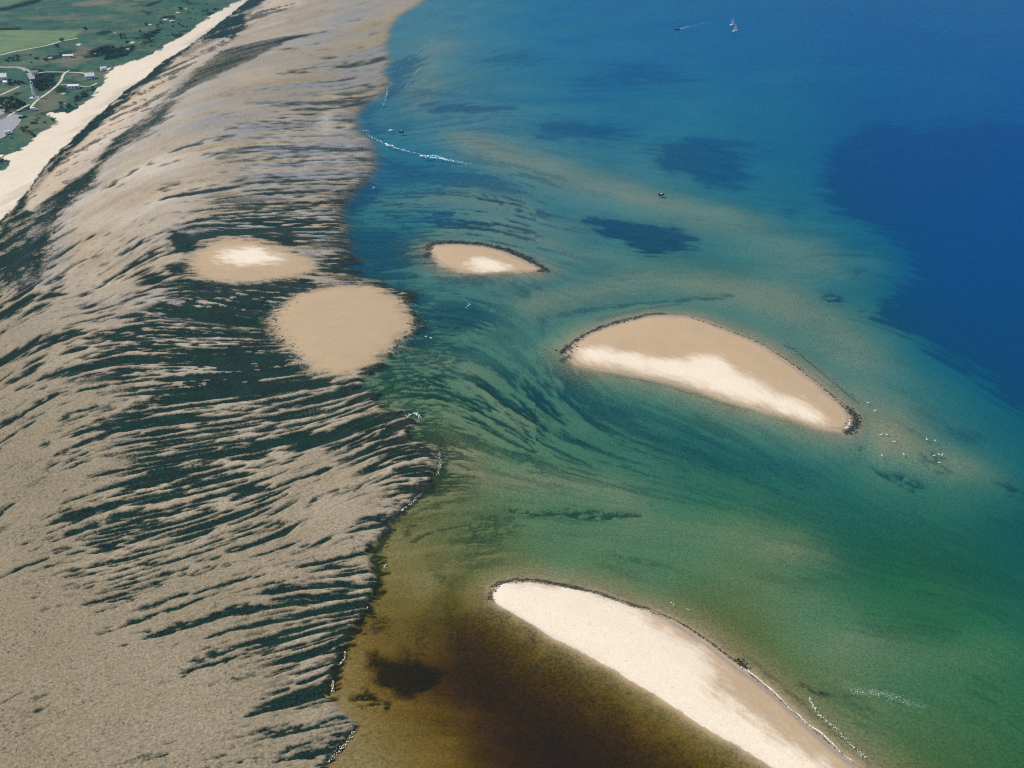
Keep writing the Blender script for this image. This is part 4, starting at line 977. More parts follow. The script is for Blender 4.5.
# ------------------------------------------------------------------ beacon tower and mast
(bx_, by_), = [(-399.5,883.9)]
t = thing('beacon_tower', 'slim white beacon tower on a pale plinth among the bushes', 'beacon tower', (bx_, by_, 3.5))
MB().box(-3.6, 3.6, -2.4, 2.4, -.6, .45).box(-2.2, 2.2, -1.6, 1.6, .45, .9).build('plinth', M['white'], t)
MB().lathe([(1.15, .9), (1.05, 4), (.92, 8), (.82, 11.4)], 16).build('tower', M['white'], t, True)
MB().lathe([(.8, 11.4), (1.35, 11.7), (1.35, 11.9), (.7, 11.9)], 16).build('gallery', M['white'], t)
rl = MB()
for k in range(12):
    a, c = 2 * PI * k / 12, 2 * PI * (k + 1) / 12
    rl.rod((1.28 * math.cos(a), 1.28 * math.sin(a), 11.9), (1.28 * math.cos(a), 1.28 * math.sin(a), 12.75), .03, 4)
    rl.rod((1.28 * math.cos(a), 1.28 * math.sin(a), 12.75), (1.28 * math.cos(c), 1.28 * math.sin(c), 12.75), .03, 4)
rl.build('railing', M['white'], t)
la = MB().lathe([(.72, 11.9), (.72, 13.3)], 10).build('lantern', M['glass'], t)
MB().lathe([(.9, 13.3), (.75, 13.7), (.15, 14.1), (.05, 14.7)], 12).build('roof', M['white'], t)
MB().box(-.4, .4, -1.3, -1.0, .9, 2.9).build('door', M['dark'], t)
wd = [MB().box(-.2, .2, -(1.12 - .03 * z), -.7, z, z + .7) for z in (4.5, 7.5)]
for w_ in wd: w_.build('window', M['glass'], t)

(mx_, my_), = [(-384.1,883.9)]
t = thing('mast', 'thin grey mast standing alone right of the beacon tower', 'mast', (mx_, my_, 3.5))
MB().rod((0, 0, -.3), (0, 0, 9.2), .16, 8, .08).build('pole', M['metal'], t)
MB().box(-.5, .5, -.5, .5, -.3, .25).build('base', M['concrete'], t)
MB().rod((-.9, 0, 8.6), (.9, 0, 8.6), .05, 5).rod((-.6, 0, 7.8), (.6, 0, 7.8), .05, 5).build('crossarm', M['metal'], t)
MB().box(-.25, .25, -.2, .2, 9.2, 9.65).build('lamp', M['white'], t)

# ------------------------------------------------------------------ houses and huts
def house(name, label, cat, px, rz, L, D, H, rise, roof, wall='render', chim=True, hip=0.0, doors=1, wins=3):
    x, y = px
    t = thing(name, label, cat, (x, y, 3.5), rz)
    wl = MB()
    wl.add([(-L / 2, -D / 2, -.5), (L / 2, -D / 2, -.5), (L / 2, D / 2, -.5), (-L / 2, D / 2, -.5), (-L / 2, -D / 2, H), (L / 2, -D / 2, H), (L / 2, D / 2, H), (-L / 2, D / 2, H),
            (-L / 2 + hip, 0, H + rise), (L / 2 - hip, 0, H + rise)],
           [(3, 2, 1, 0), (0, 1, 5, 4), (1, 2, 6, 5), (2, 3, 7, 6), (3, 0, 4, 7), (4, 8, 7), (5, 6, 9), (4, 5, 9, 8), (6, 7, 8, 9)])
    wl.build('wall', M[wall], t)
    e, th = .35, .16
    for s in (-1, 1):
        k = (rise + .0) / (D / 2)
        a = [(-L / 2 - e + hip * 0, s * (D / 2 + e), H - e * k + .03), (L / 2 + e, s * (D / 2 + e), H - e * k + .03), (L / 2 + e - hip, 0, H + rise + .03), (-L / 2 - e + hip, 0, H + rise + .03)]
        r_ = MB().add(a + [(p[0], p[1], p[2] + th) for p in a], [(3, 2, 1, 0), (4, 5, 6, 7), (0, 1, 5, 4), (1, 2, 6, 5), (2, 3, 7, 6), (3, 0, 4, 7)])
        ro = r_.build('roof', M[roof], t)
        if s == 1 and chim:
            MB().box(L / 4 - .35, L / 4 + .35, -.1, .6, H + rise * .6, H + rise + 1.0).build('chimney', M['render'], ro)
    for i in range(wins):
        xx = -L / 2 + L * (i + .7) / (wins + .6)
        fr = MB().box(xx - .55, xx + .55, -D / 2 - .06, -D / 2 + .02, .95, 2.1).build('window', M['white'], t)
        MB().box(xx - .45, xx + .45, -D / 2 - .09, -D / 2 - .05, 1.05, 2.0).build('pane', M['glass'], fr)
    for i in range(doors):
        dr_ = MB().box(L / 2 - 1.5, L / 2 - .6, -D / 2 - .08, -D / 2 + .02, 0, 2.05).build('door', M['blue'], t)
        MB().box(L / 2 - .75, L / 2 - .68, -D / 2 - .14, -D / 2 - .08, .95, 1.05).build('handle', M['metal'], dr_)
    return t
hp = [(-377.8,954.7), (-379.1,919.0), (-376.6,986.7), (-429.6,1043.0), (-455.4,948.9), (-433.0,970.4), (-444.1,933.7), (-379.0,976.5)]
house('beach_house', 'bright white house with pale roof beside the beach edge', 'house', hp[0], .35, 7.5, 6.5, 2.9, 2.3, 'pale_roof', 'white')
house('low_hut', 'low pale roofed hut casting a dark shadow, below the white beach house', 'hut', hp[1], .1, 9, 6, 2.4, .9, 'pale_roof', chim=False)
house('beach_hut', 'small white hut at the corner where the grass meets the beach', 'hut', hp[2], .5, 5, 4, 2.3, 1.4, 'pale_roof', 'white', False, wins=1)
house('long_shed', 'long narrow white shed standing alone in the dune scrub', 'shed', hp[3], .12, 9.5, 4, 2.2, .9, 'pale_roof', 'white', False, wins=4)
house('roadside_house', 'white house cut by the left edge of the photo, under the road', 'house', hp[4], .3, 11, 8, 3.4, 2.4, 'pale_roof', 'white')
house('dark_shed', 'dark roofed shed on a pale forecourt beside the road end', 'shed', hp[5], .15, 5, 5, 2.4, 1.3, 'slate', chim=False, wins=1)
house('garden_shed', 'small pale shed in front of the white roadside house', 'shed', hp[6], -.4, 4.0, 3.2, 2.1, .8, 'pale_roof', chim=False, wins=1)

# ------------------------------------------------------------------ vehicles
def vehicle(name, label, cat, p, rz, paint, van=False, group=None, z=3.66):
    t = thing(name, label, cat, (p[0], p[1], z), rz, group)
    L, Wd = (5.4, 1.95) if van else (4.3, 1.75)
    def ring(x, w, z0, z1): return [(x, -w, z0), (x, w, z0), (x, w * 1.02, (z0 + z1) / 2), (x, w * .93, z1), (x, -w * .93, z1), (x, -w * 1.02, (z0 + z1) / 2)]
    h = Wd / 2
    if van: rs = [ring(-L / 2, h * .96, .35, 2.25), ring(-L / 2 + .15, h, .28, 2.35), ring(L / 2 - 1.7, h, .28, 2.35), ring(L / 2 - .9, h, .28, 1.35), ring(L / 2 - .1, h * .95, .3, 1.05), ring(L / 2, h * .86, .4, .85)]
    else: rs = [ring(-L / 2, h * .86, .4, .8), ring(-L / 2 + .12, h * .96, .3, .93), ring(-.9, h, .26, .96), ring(.7, h, .26, .94), ring(L / 2 - .25, h * .95, .28, .82), ring(L / 2, h * .82, .38, .66)]
    MB().loft(rs).build('body', M[paint], t, False)
    if van:
        MB().loft([ring(L / 2 - 1.62, h * .94, 1.4, 2.2), ring(L / 2 - .98, h * .94, 1.38, 1.46)]).build('windscreen', M['glass'], t)
    else:
        MB().loft([ring(-1.75, h * .82, .9, .98), ring(-1.2, h * .84, .9, 1.42), ring(.1, h * .84, .9, 1.45), ring(.95, h * .82, .9, .97)]).build('cabin', M['glass'], t)
        MB().box(-1.15, .05, -h * .76, h * .76, 1.42, 1.49).build('roof', M[paint], t)
    for sx in (-L * .31, L * .31):
        for sy in (-1, 1):
            MB().rod((sx, sy * (h - .2), .32), (sx, sy * (h + .02), .32), .32, 10).build('wheel', M['rubber'], t)
    for sy in (-1, 1):
        MB().box(L / 2 - .12, L / 2 - .02, sy * h * .6 - .15, sy * h * .6 + .15, .62 if not van else .75, .78 if not van else .92).build('headlight', M['white'], t)
    return t
vp = [(-383.5,843.2), (-384.3,819.7), (-382.8,822.7), (-375.3,775.0), (-443.9,977.8)]
vehicle('parked_van', 'white van parked on the grass between thicket and beach access', 'van', vp[0], .3, 'white', True, z=3.55)
vehicle('parked_car', 'dark car parked at the far corner of the car park, nearer the thicket', 'car', vp[1], .9, 'dark')
vehicle('parked_car', 'dark blue car parked nose to the dune grass, beside the other dark car', 'car', vp[2], .7, 'blue')
vehicle('camper_van', 'white camper van at the seaward edge of the car park', 'van', vp[3], .5, 'white', True)
vehicle('parked_car', 'small dark car on the road near the beacon tower', 'car', vp[4], -.7, 'dark', z=3.6)

# ------------------------------------------------------------------ trees, bushes, hedge
def leaf_mesh(name, rx, ry, rz_, n, size, mat, cz):
    b = MB()
    lobes = [(random.uniform(-.45, .45) * rx, random.uniform(-.45, .45) * ry, random.uniform(-.2, .35) * rz_, random.uniform(.45, .7)) for _ in range(7)]
    for _ in range(n):
        lx, ly, lz, lr = random.choice(lobes)
        a, e = random.uniform(0, 2 * PI), random.uniform(-.6, PI / 2)
        q = lr * random.uniform(.7, 1.05)
        p = Vector((lx + rx * q * math.cos(a) * math.cos(e), ly + ry * q * math.sin(a) * math.cos(e), cz + lz + rz_ * q * math.sin(e)))
        u = Vector((random.gauss(0, 1), random.gauss(0, 1), random.gauss(0, .5))).normalized()
        w = u.cross(Vector((random.gauss(0, 1), random.gauss(0, 1), random.gauss(0, 1)))).normalized()
        s = size * random.uniform(.6, 1.3)
        b.add([p - u * s, p + w * s * .6, p + u * s, p - w * s * .6], [(0, 1, 2, 3)])
    me = bpy.data.meshes.new(name); me.from_pydata(b.v, [], b.f); me.materials.append(mat)
    return me

def trunk_mesh(name, h, r):
    b = MB().rod((0, 0, -.4), (.15, .1, h * .55), r, 7, r * .7)
    for k in range(5):
        a = 2 * PI * k / 5 + .4
        b.rod((.1, .08, h * (.3 + .05 * k)), (math.cos(a) * h * .38, math.sin(a) * h * .38, h * (.7 + .04 * k)), r * .45, 5, r * .12)
    me = bpy.data.meshes.new(name); me.from_pydata(b.v, [], b.f); me.materials.append(M['bark'])
    return me
crowns = [leaf_mesh('crown', 3.0, 3.0, 2.2, 420, .42, M['leaf'], 3.2), leaf_mesh('crown', 2.6, 3.2, 2.0, 380, .42, M['leaf2'], 3.0), leaf_mesh('crown', 3.3, 2.7, 2.5, 420, .45, M['leaf'], 3.6)]
shr = [leaf_mesh('crown', 1.5, 1.5, 1.0, 150, .30, M['leaf'], .75), leaf_mesh('crown', 2.0, 1.4, .9, 160, .30, M['leaf2'], .65), leaf_mesh('crown', 1.2, 1.6, 1.1, 150, .30, M['leaf'], .8)]
gor = leaf_mesh('crown', 1.6, 1.5, 1.0, 170, .30, M['gorse'], .8)
tk, sk = trunk_mesh('trunk', 4.2, .22), trunk_mesh('stem', 1.3, .08)

def plant(name, label, cat, p, crown, trunk, s, group=None):
    t = thing(name, label, cat, (p[0], p[1], ground(p[0], p[1]) - .05), random.uniform(0, 6.28), group)
    t.scale = (s, s, s * random.uniform(.85, 1.1))
    for nm, me in (('crown', crown), ('trunk' if name.endswith('tree') else 'stem', trunk)):
        o = bpy.data.objects.new(nm, me); COL.objects.link(o); o.parent = t
    return t
for i, p in enumerate([(-420.8,870.5), (-418.0,873.8), (-412.5,870.5), (-407.0,867.2), (-401.1,860.7), (-412.8,857.5), (-406.6,854.3), (-401.2,851.1), (-395.4,844.8), (-408.5,841.6), (-402.4,838.5), (-398.9,841.6), (-394.7,851.1)]):
    plant('thicket_tree', 'dark green bushy tree of the thicket left of the beacon tower', 'tree', p, crowns[i % 3], tk, random.uniform(.75, 1.05), 'trees of the thicket')
for p in [(-411.7,860.7), (-403.1,847.9), (-410.6,854.3), (-404.0,855.8)]:
    plant('gorse_bush', 'yellow flowering gorse bush showing inside the dark thicket', 'bush', p, gor, sk, 1.5, 'gorse in the thicket').location.z += 2.3
for p, lab in zip([(-466.0,1123.3), (-459.7,1092.8), (-464.6,1186.1), (-413.6,1149.8), (-395.1,1308.5), (-445.3,1027.3)], (
        'dark bush at the pointed right end of the light field', 'dark bush on the farm track below the light field', 'lone dark bush on the open grass above the light field',
        'dark bush right of the light field, in plain grass', 'dark bush by the bare sandy hollows near the beach top', 'dark bush left of the long white shed')):
    plant('lone_bush', lab, 'bush', p, shr[0], sk, 1.9)
cand = []
zones = [([(-421.8,1068.6), (-409.5,1102.8), (-395.2,1078.2), (-401.8,1045.3), (-413.8,1040.7)], 40, 'low dark shrub in the scrub patch right of the long white shed'), ([(-403.9,1068.6), (-388.7,1107.9), (-375.3,1078.2), (-379.0,1040.7), (-391.4,1031.7)], 26, 'low dark shrub in the scrub between the long shed and the beach'), ([(-435.4,964.5), (-417.1,968.4), (-397.4,926.3), (-402.9,904.6), (-417.5,926.3)], 34, 'low dark shrub between the beacon tower and the sandy footpath'), ([(-394.6,919.0), (-377.2,904.6), (-374.2,887.3), (-386.9,894.1)], 16, 'low dark shrub below the mast, beside the low pale roofed hut'),
         ([(-391.8,1144.4), (-383.3,1194.8), (-377.2,1166.3), (-382.2,1133.8)], 20, 'low dark shrub in the scrub patch by the bare sandy hollows'), ([(-374.9,759.1), (-373.3,829.4), (-354.9,814.4), (-353.5,751.4)], 14, 'low dark shrub on the dune grass between car park and beach'), ([(-379.3,844.8), (-379.2,933.7), (-360.8,926.3), (-355.2,844.8)], 22, 'low dark shrub on the dune grass between the mast and the beach'), ([(-491.2,1031.7), (-467.3,1068.6), (-430.3,1022.9), (-451.9,1005.5)], 16, 'low dark shrub on the plain grass above the grey road'), ([(-428.5,1128.5), (-380.4,1343.7), (-349.0,1365.7), (-361.3,1078.2)], 40, 'low dark shrub strewn along the landward side of the far beach'), ([(-463.6,988.7), (-442.2,972.4), (-424.8,933.7), (-434.9,911.8)], 16, 'low dark shrub between the white roadside house and the beacon tower')]
for P, n, lab in zones:
    x0, x1 = min(p[0] for p in P), max(p[0] for p in P); y0, y1 = min(p[1] for p in P), max(p[1] for p in P)
    k = 0
    for _ in range(600):
        x, y = random.uniform(x0, x1), random.uniform(y0, y1)
        if sdf_poly(P, np.array([x]), np.array([y]))[0] < 0 and k < n:
            r_ = int(np.argmin(np.abs(YR - y))); c_ = int(np.argmin(np.abs(UC - x / (YR[r_] + 122))))
            if grass[r_, c_] > .8 and flatten[r_, c_] < .3:
                cand.append((x, y, lab)); k += 1
for i, p in enumerate(cand):
    plant('dune_shrub', p[2], 'shrub', p, shr[i % 3], sk, random.uniform(.7, 1.5), p[2].replace('low dark shrub', 'shrubs'))
t = thing('field_hedge', 'dark hedge along the upper edge of the light field', 'hedge', (0, 0, 0))
hb = MB(); hs = MB()
H0, H1 = [(-571.0,1183.2), (-535.2,1187.3)]
n = 26
for k in range(n):
    x, y = H0[0] + (H1[0] - H0[0]) * k / n, H0[1] + (H1[1] - H0[1]) * k / n
    hs.rod((x, y, 3.2), (x, y, 4.6), .1, 5)
    for _ in range(60):
        p = Vector((x + random.gauss(0, 1.1), y + random.gauss(0, .9), 3.6 + abs(random.gauss(0, 1.0)) * (1.2 + .5 * math.sin(k * 1.3))))
        u = Vector((random.gauss(0, 1), random.gauss(0, 1), random.gauss(0, .6))).normalized(); w = u.orthogonal().normalized()
        s = random.uniform(.25, .55)
        hb.add([p - u * s, p + w * s * .6, p + u * s, p - w * s * .6], [(0, 1, 2, 3)])
o = hb.build('foliage', M['leaf'], t); o['kind'] = 'stuff'
o = hs.build('stems', M['bark'], t); o['kind'] = 'stuff'

# ------------------------------------------------------------------ boats
def hull_rings(L, B, H, dr_=0.25, bow=.5):
    rs = []
    for i in range(11):
        s = i / 10
        w = B / 2 * (1 - max(0, (s - bow) / (1 - bow)) ** 2.2) * (.86 + .14 * min(1, s * 3))
        w = max(w, .03)
        x = -L / 2 + L * s
        z1 = H + .25 * H * s * s
        z0 = -dr_ * (1 - s ** 4 * .9)
        rs.append([(x, -w, z1), (x, -w * .92, z1 * .3), (x, -w * .4, z0), (x, w * .4, z0), (x, w * .92, z1 * .3), (x, w, z1)])
    return rs

def sail(mb, A, B, C, belly, n=7):
    """triangular sail with a curved, 2 cm thick cloth"""
    A, B, C = Vector(A), Vector(B), Vector(C)
    nrm = (B - A).cross(C - A).normalized()
    top, bot = [], []
    for i in range(n + 1):
        for j in range(n + 1 - i):
            u, v = i / n, j / n
            p = A + (B - A) * u + (C - A) * v + nrm * belly * 4 * (u * v + v * (1 - u - v) + u * (1 - u - v)) / 1.33
            top.append(p + nrm * .01); bot.append(p - nrm * .01)
    def id_(i, j): return i * (n + 1) - i * (i - 1) // 2 + j
    f = []
    m = len(top)
    for i in range(n):
        for j in range(n - i):
            f.append((id_(i, j), id_(i + 1, j), id_(i, j + 1)))
            if j < n - i - 1: f.append((id_(i + 1, j), id_(i + 1, j + 1), id_(i, j + 1)))
    f += [tuple(k + m for k in q[::-1]) for q in f]
    mb.add(top + bot, f)
    return mb

def sailboat(label, p, rz, group):
    t = thing('sailboat', label, 'sailboat', (p[0], p[1], 0), rz, group)
    MB().loft(hull_rings(6.5, 2.3, .75)).build('hull', M['white'], t)
    MB().add([(-3.0, -.9, .72), (1.0, -1.0, .80), (1.0, 1.0, .80), (-3.0, .9, .72)], [(0, 1, 2, 3)]).box(-1.0, .9, -.6, .6, .7, 1.15).build('deck', M['pale_roof'], t)
    MB().rod((.7, 0, .5), (.7, 0, 9.0), .07, 6, .05).build('mast', M['metal'], t)
    MB().rod((.7, 0, 1.6), (-2.6, .7, 1.6), .06, 6).build('boom', M['metal'], t)
    sail(MB(), (.62, .02, 1.75), (-2.5, .7, 1.75), (.66, .02, 8.8), .35).build('mainsail', M['sail'], t, True)
    sail(MB(), (3.1, 0, .95), (.3, .6, 1.2), (.75, .02, 7.6), .3).build('jib', M['sail'], t, True)
    MB().box(-3.35, -3.2, -.2, .2, -.5, .8).build('rudder', M['wood'], t)
    return t
sp = [(248.8,1232.1), (245.0,1195.4)]
sailboat('white sailboat farther out, its sails just behind the other one', sp[0], .55, 'pair of sailboats far out on the blue water')
sailboat('white sailboat nearer of the pair far out on the blue water', sp[1], .45, 'pair of sailboats far out on the blue water')

def motorboat(name, label, p, rz, paint, L=6.2, group=None):
    t = thing(name, label, 'motorboat', (p[0], p[1], 0), rz, group)
    MB().loft(hull_rings(L, 2.3, .85, .2, .45)).build('hull', M[paint], t)
    MB().box(-L * .42, L * .15, -.85, .85, .55, .66).build('deck', M['pale_roof'], t)
    MB().add([(.9, -.8, .9), (1.0, .8, .9), (.35, .7, 1.6), (.35, -.7, 1.6), (.95, -.85, .85), (1.05, .85, .85), (.42, .72, 1.62), (.42, -.72, 1.62)], [(0, 1, 2, 3), (7, 6, 5, 4), (0, 3, 7, 4), (1, 5, 6, 2)]).build('windscreen', M['glass'], t)
    MB().box(-.3, .2, -.45, .45, .66, 1.35).build('console', M['white'], t)
    MB().box(-1.4, -.9, -.8, .8, .66, 1.0).build('seat', M['dark'], t)
    e = MB().box(-L / 2 - .35, -L / 2 + .1, -.22, .22, .6, 1.3).build('engine', M['dark'], t)
    MB().box(-L / 2 - .25, -L / 2 - .1, -.08, .08, -.5, .6).build('drive_leg', M['dark'], e)
    return t
mp = [(182.7,1205.3), (-89.0,755.1), (-62.0,729.1), (-92.9,795.8), (-84.1,792.2), (95.6,645.8), (-91.2,660.3)]
motorboat('motorboat', 'small dark motorboat trailing a faint wake far out, left of the sailboats', mp[0], PI + .5, 'dark', 6.5)
motorboat('motorboat', 'white motorboat nearest the flats edge, first on the white wake line', mp[1], PI - .45, 'white')
motorboat('motorboat', 'white motorboat with the brightest spray, second on the wake line', mp[2], PI - .1, 'white', 7)
motorboat('moored_boat', 'small white boat lying still above the wake line', mp[3], .3, 'white', 3.4)
motorboat('moored_boat', 'dark boat lying still beside the small white boat', mp[4], -.2, 'dark', 3.6)
motorboat('moored_boat', 'low dark boat alone over the submerged pale sandbar', mp[5], .2, 'dark', 3.6)

# ------------------------------------------------------------------ foam: wakes, breakers on the flats' edge, wavelets on the bank tips
def foam(name, label, cat, pts, mat='foam'):
    b = MB()
    for x, y, rx, ry, rot in pts:
        b.dome(x, y, -.01, rx, ry, .04 + .05 * random.random(), 6, rot, .5)
    return tag(b.build(name, M[mat]), label, cat, None, 'stuff')

def trail(P, w0, w1, n, fade=1.0):
    P = [Vector(p) for p in P]
    out = []
    seg = [(b - a).length for a, b in zip(P[:-1], P[1:])]
    tot = sum(seg)
    for _ in range(n):
        s = random.random() ** fade
        d = s * tot
        for (a, b), l in zip(zip(P[:-1], P[1:]), seg):
            if d <= l: break
            d -= l
        e = (b - a).normalized(); q = a + e * d
        w = w0 + (w1 - w0) * s
        m = Vector((-e.y, e.x)) * random.gauss(0, w)
        r_ = random.uniform(.18, .5) * (1 - .6 * s)
        out.append((q.x + m.x, q.y + m.y, r_ * 1.8, r_, math.atan2(e.y, e.x)))
    return out
foam('wake_foam', 'white wake running behind the motorboat with the brightest spray', 'wake', trail([(-61.7,729.1), (-56.6,727.7), (-50.9,726.2), (-42.1,720.3), (-29.2,712.2)], .35, 1.5, 190, 1.9) + trail([(-60.9,728.6), (-55.6,733.5), (-48.0,726.2)], .6, 1, 60))
foam('wake_foam', 'white wake line between the two speeding motorboats', 'wake', trail([(-89.2,755.8), (-84.4,751.3), (-78.1,745.7), (-70.3,739.6), (-62.6,732.0)], .3, .5, 80, 1.3) + trail([(-91.1,759.7), (-97.9,768.8), (-105.1,779.4), (-111.3,793.1)], .5, 1, 50))
foam('wake_foam', 'faint thin wake behind the small dark motorboat far out', 'wake', trail([(183.9,1208.2), (191.8,1217.0), (202.3,1227.2), (215.7,1241.2), (231.5,1247.4)], .45, 1.5, 80, 1.6))
def breakers(P, n, w, size=(.25, .8)):
    P = smooth_line([p[:2] for p in P], 4)
    out = []
    for _ in range(n):
        i = random.randrange(len(P) - 1)
        a, b = Vector(P[i]), Vector(P[i + 1])
        q = a.lerp(b, random.random())
        ph = fbm(np.array([q.x / 7.0]), np.array([q.y / 7.0]), 77, 2)[0]
        if ph < -.15: continue
        e = (b - a).normalized(); m = Vector((-e.y, e.x)) * (random.gauss(0, w) + ph * 1.2)
        r_ = random.uniform(*size)
        out.append((q.x + m.x, q.y + m.y, r_ * 1.5, r_ * .7, math.atan2(e.y, e.x) + random.gauss(0, .5)))
    return out
foam('shore_foam', 'white broken foam along the dark edge of the flats, beside the lagoon', 'foam', breakers([(-43.0,263.2), (-44.6,255.0), (-46.4,247.2), (-48.1,241.4), (-49.5,232.1), (-50.4,225.9), (-51.2,221.2), (-51.2,217.3)], 300, .2, (.06, .17)) + breakers([(-43.3,203.1), (-44.7,199.3), (-46.8,195.6), (-49.0,190.6), (-50.4,186.8)], 110, .35, (.05, .18)))
foam('shore_foam', 'white foam specks in the dark channel at the seaward tip of the flats', 'foam', breakers([(-28.6,342.6), (-27.3,332.8), (-28.3,324.7), (-31.4,317.0), (-36.6,308.8), (-40.3,302.2)], 210, .3, (.06, .18)) + breakers([(-42.6,278.0), (-41.7,275.4), (-42.0,272.3)], 40, .25, (.08, .22)))
foam('shore_foam', 'short white foam streaks at the flats edge under the round sandbank', 'foam', breakers([(-46.8,366.7), (-43.8,369.1), (-39.5,372.3), (-37.6,368.3)], 70, .5, (.1, .3)) + breakers([(-21.9,474.8), (-21.1,482.0)], 16, .4, (.12, .3)) + breakers([(-18.4,459.9), (-16.5,461.0)], 12, .4, (.12, .3)) + breakers([(-41.0,443.5), (-37.5,441.4)], 10, .4, (.12, .3)))
foam('shore_foam', 'white surf flecks near the flats edge below the wake line', 'foam', breakers([(-113.1,795.8), (-110.4,798.6)], 12, .7, (.15, .4)) + breakers([(-92.4,664.4), (-89.9,660.3)], 10, .5, (.15, .4)) + breakers([(-91.6,681.1), (-89.8,676.9)], 5, .6, (.15, .35)))
foam('shore_foam', 'broken line of surf flecks off the upper edge of the flats', 'foam', breakers([(-106.3,874.6), (-107.4,901.6), (-109.0,933.8), (-107.8,956.4)], 90, .5, (.2, .4)) + breakers([(-107.3,988.2), (-102.7,1030.5), (-96.2,1081.0), (-89.7,1115.5), (-83.1,1141.4)], 60, .5, (.15, .32)) + breakers([(-93.2,933.8), (-91.1,972.1), (-87.0,1013.2)], 40, .5, (.18, .35)))
foam('shore_foam', 'white wavelet breaking on the right tip of the half-moon sandbank', 'foam', breakers([(130.9,360.0), (132.9,360.0), (135.6,361.2)], 120, .25, (.12, .3)) + breakers([(135.8,362.0), (137.6,366.7)], 30, .2, (.15, .3)))
foam('shore_foam', 'white wavelet breaking on the top edge of the half-moon sandbank', 'foam', breakers([(82.7,465.3), (85.1,465.2), (87.4,464.2)], 80, .25, (.12, .35)))
foam('shore_foam', 'thin white swash line along the seaward edge of the cream sandbank', 'foam', breakers([(65.9,228.4), (67.6,226.3), (71.0,221.6), (74.2,216.6), (76.6,211.4), (79.0,207.4), (82.0,203.1), (84.9,198.6), (88.6,192.6)], 600, .10, (.05, .15)))
foam('shore_foam', 'thin pale surf line just off the cream sandbank', 'foam', breakers([(83.2,215.4), (83.9,210.6), (85.8,206.3), (89.3,200.0), (92.9,193.9)], 150, .25, (.05, .14)) + breakers([(49.6,255.0), (51.0,253.6)], 8, .2, (.05, .14)) + breakers([(54.2,252.2), (55.0,251.3)], 6, .2, (.05, .14)))
foam('drifting_foam', 'pale streak of drifting foam on the green water at the lower right', 'foam', [(x, y, a * .19, b_ * .19, c) for x, y, a, b_, c in trail([(95.7,218.1), (100.0,217.3), (103.8,216.6), (108.7,214.3), (112.4,212.8), (116.0,211.4)], .8, 1.2, 240) + trail([(101.9,217.7), (109.0,215.4), (114.7,211.4)], .5, 1.4, 90)])

# ------------------------------------------------------------------ washed-up weed and stones: lumps along the banks
def wrack(label, lines, cat='seaweed'):
    b = MB()
    for P, n, w, s0, s1 in lines:
        P = smooth_line([p[:2] for p in P], 4)
        for _ in range(n):
            i = random.randrange(len(P) - 1)
            a, c = Vector(P[i]), Vector(P[i + 1])
            q = a.lerp(c, random.random()) + Vector((random.gauss(0, w), random.gauss(0, w)))
            r_ = random.uniform(s0, s1)
            b.dome(q.x, q.y, max(ground(q.x, q.y), -.05), r_ * 1.4, r_ * .8, r_ * .35, 6, random.uniform(-.6, .6), .5)
    return tag(b.build('seaweed_wrack', M['wrack']), label, cat, None, 'stuff')
wrack('dark weed lumps fringing the seaward edge of the half-moon sandbank', [([(87.7,463.3), (105.6,446.7), (115.8,434.2), (124.2,418.2), (130.8,401.4), (135.5,386.4), (138.4,375.5)], 330, .35, .12, .4), ([(138.9,377.2), (140.1,369.9), (138.3,362.0), (133.9,356.6)], 150, 1.3, .18, .5), ([(126.7,435.2), (131.5,426.1), (138.2,403.2), (145.0,381.3)], 80, .9, .1, .3)])
wrack('dark weed band round the far side of the smallest sandbank', [([(-46.0,552.1), (-45.5,561.2), (-35.4,564.3), (-18.3,562.8), (-2.2,552.1), (9.9,537.4), (17.8,526.0)], 380, 1.1, .25, .6)])
wrack('dark weed lumps fringing the far edge of the cream sandbank', [([(-5.7,260.3), (-2.9,264.7), (5.8,265.7), (15.4,263.7), (27.9,258.8), (42.9,251.3)], 300, .4, .1, .3), ([(42.9,250.9), (51.5,245.9), (58.0,238.8), (63.6,231.6), (67.9,226.3)], 300, .22, .08, .25), ([(66.3,230.0), (68.0,227.1)], 50, .6, .12, .32), ([(68.2,225.1), (75.1,214.3), (81.0,204.5), (87.7,194.2)], 140, .2, .06, .2)])
wrack('dark weed tufts at the left tip of the half-moon sandbank', [([(22.9,427.1), (27.7,433.1)], 40, 1.4, .3, .7), ([(29.4,438.3), (42.1,452.1), (62.5,464.4)], 160, .9, .2, .6)])
wrack('scattered dark weed tufts round the broad round sandbank', [([(-50.5,484.4), (-47.1,466.7), (-46.7,450.0), (-50.3,437.2), (-56.5,425.1)], 150, 2.0, .2, .6), ([(-114.0,480.8), (-116.5,463.3), (-110.6,445.7), (-100.6,427.1), (-91.9,413.4)], 110, 2.5, .2, .6)])

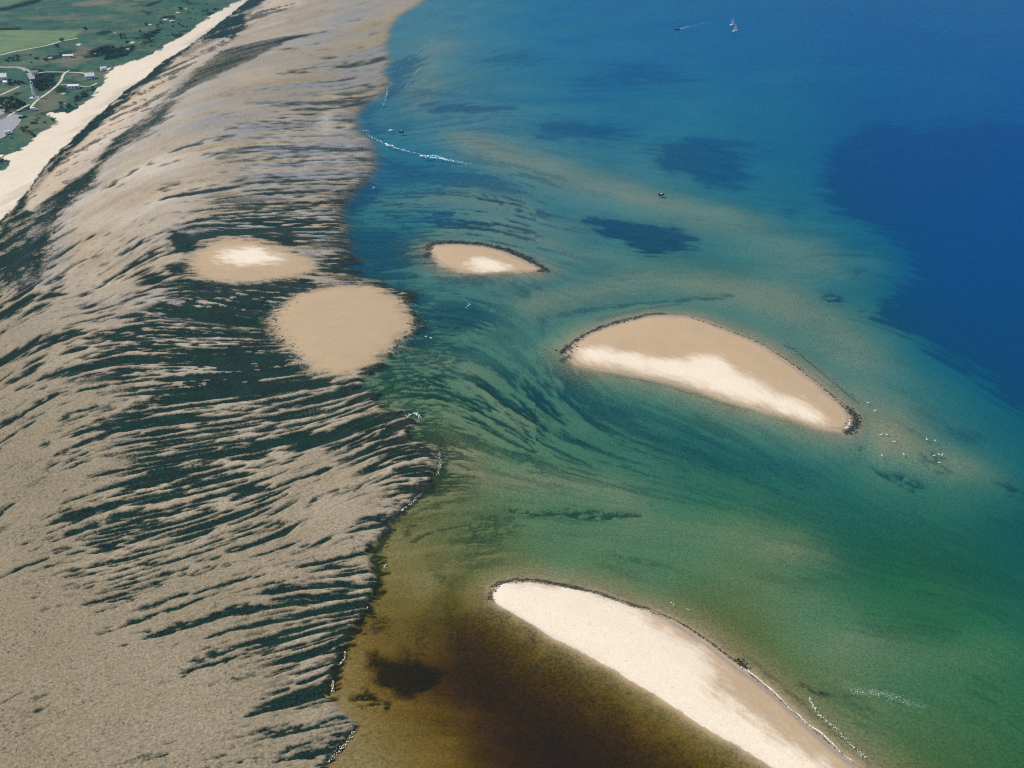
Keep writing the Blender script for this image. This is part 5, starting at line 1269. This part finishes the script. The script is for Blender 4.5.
# ------------------------------------------------------------------ gulls resting on the shallows
g0 = None
GULLS = [(149.9,373.9), (146.6,355.1), (149.0,355.1), (150.1,349.9), (162.3,339.8), (166.5,350.6), (163.6,351.4), (164.5,340.5), (162.5,334.9), (165.5,340.1), (142.3,339.8), (151.0,340.5), (149.0,380.5), (145.4,389.9), (83.8,689.8), (34.9,284.5)][:13]
for i, (x, y) in enumerate(GULLS):
    if g0 is None:
        g0 = thing('gull', 'white gull resting on the shallow water off the half-moon sandbank tip', 'gull', (x, y, 0), .4, 'gulls on the shallows')
        MB().loft([[(xx, w * math.cos(a), .12 + w * .9 * math.sin(a) + k) for a in (0, 1.05, 2.1, 3.14, 4.2, 5.25)] for xx, w, k in ((-.34, .02, .08), (-.2, .09, .02), (0, .15, 0), (.16, .13, .02), (.26, .06, .1), (.30, .055, .2), (.36, .07, .27), (.43, .045, .27), (.46, .01, .26))]).build('body', M['feather'], g0, True)
        for s in (-1, 1):
            MB().loft([[(xx, s * (w0 + .02), z0), (xx, s * (w0 + .05), z0 + .03), (xx, s * (w0 - .02), z0 + .07)] for xx, w0, z0 in ((-.42, .03, .16), (-.15, .12, .14), (.12, .12, .14), (.2, .08, .14))]).build('wing', M['grey'], g0, True)
        MB().rod((.45, 0, .39), (.53, 0, .37), .02, 5, .006).build('beak', M['gorse'], g0)
        g0.scale = (1.5,) * 3
    else:
        copy_thing(g0, (x, y, 0), random.uniform(0, 6.28))

# ------------------------------------------------------------------ the air
hm, hnt = nodes_of('haze_air')
hv = hnt.nodes.new('ShaderNodeVolumePrincipled')
hv.inputs['Color'].default_value = (.22, .58, 1.0, 1)
hv.inputs['Density'].default_value = 0.000055
hv.inputs['Anisotropy'].default_value = 0.1
ho = hnt.nodes.new('ShaderNodeOutputMaterial')
hnt.links.new(hv.outputs[0], ho.inputs['Volume'])
xm, y0, y1 = 21000, -200, 8000
hme = bpy.data.meshes.new('haze')
hme.from_pydata([(sx * xm, y, z) for z in (-13, 240) for y in (y0, y1) for sx in (-1, 1)], [],
                [(0, 2, 3, 1), (4, 5, 7, 6), (0, 1, 5, 4), (2, 6, 7, 3), (0, 4, 6, 2), (1, 3, 7, 5)])
hme.materials.append(hm)
hz = bpy.data.objects.new('haze', hme)
COL.objects.link(hz)
tag(hz, 'thin blue summer haze over the coast', 'haze', None, 'stuff')
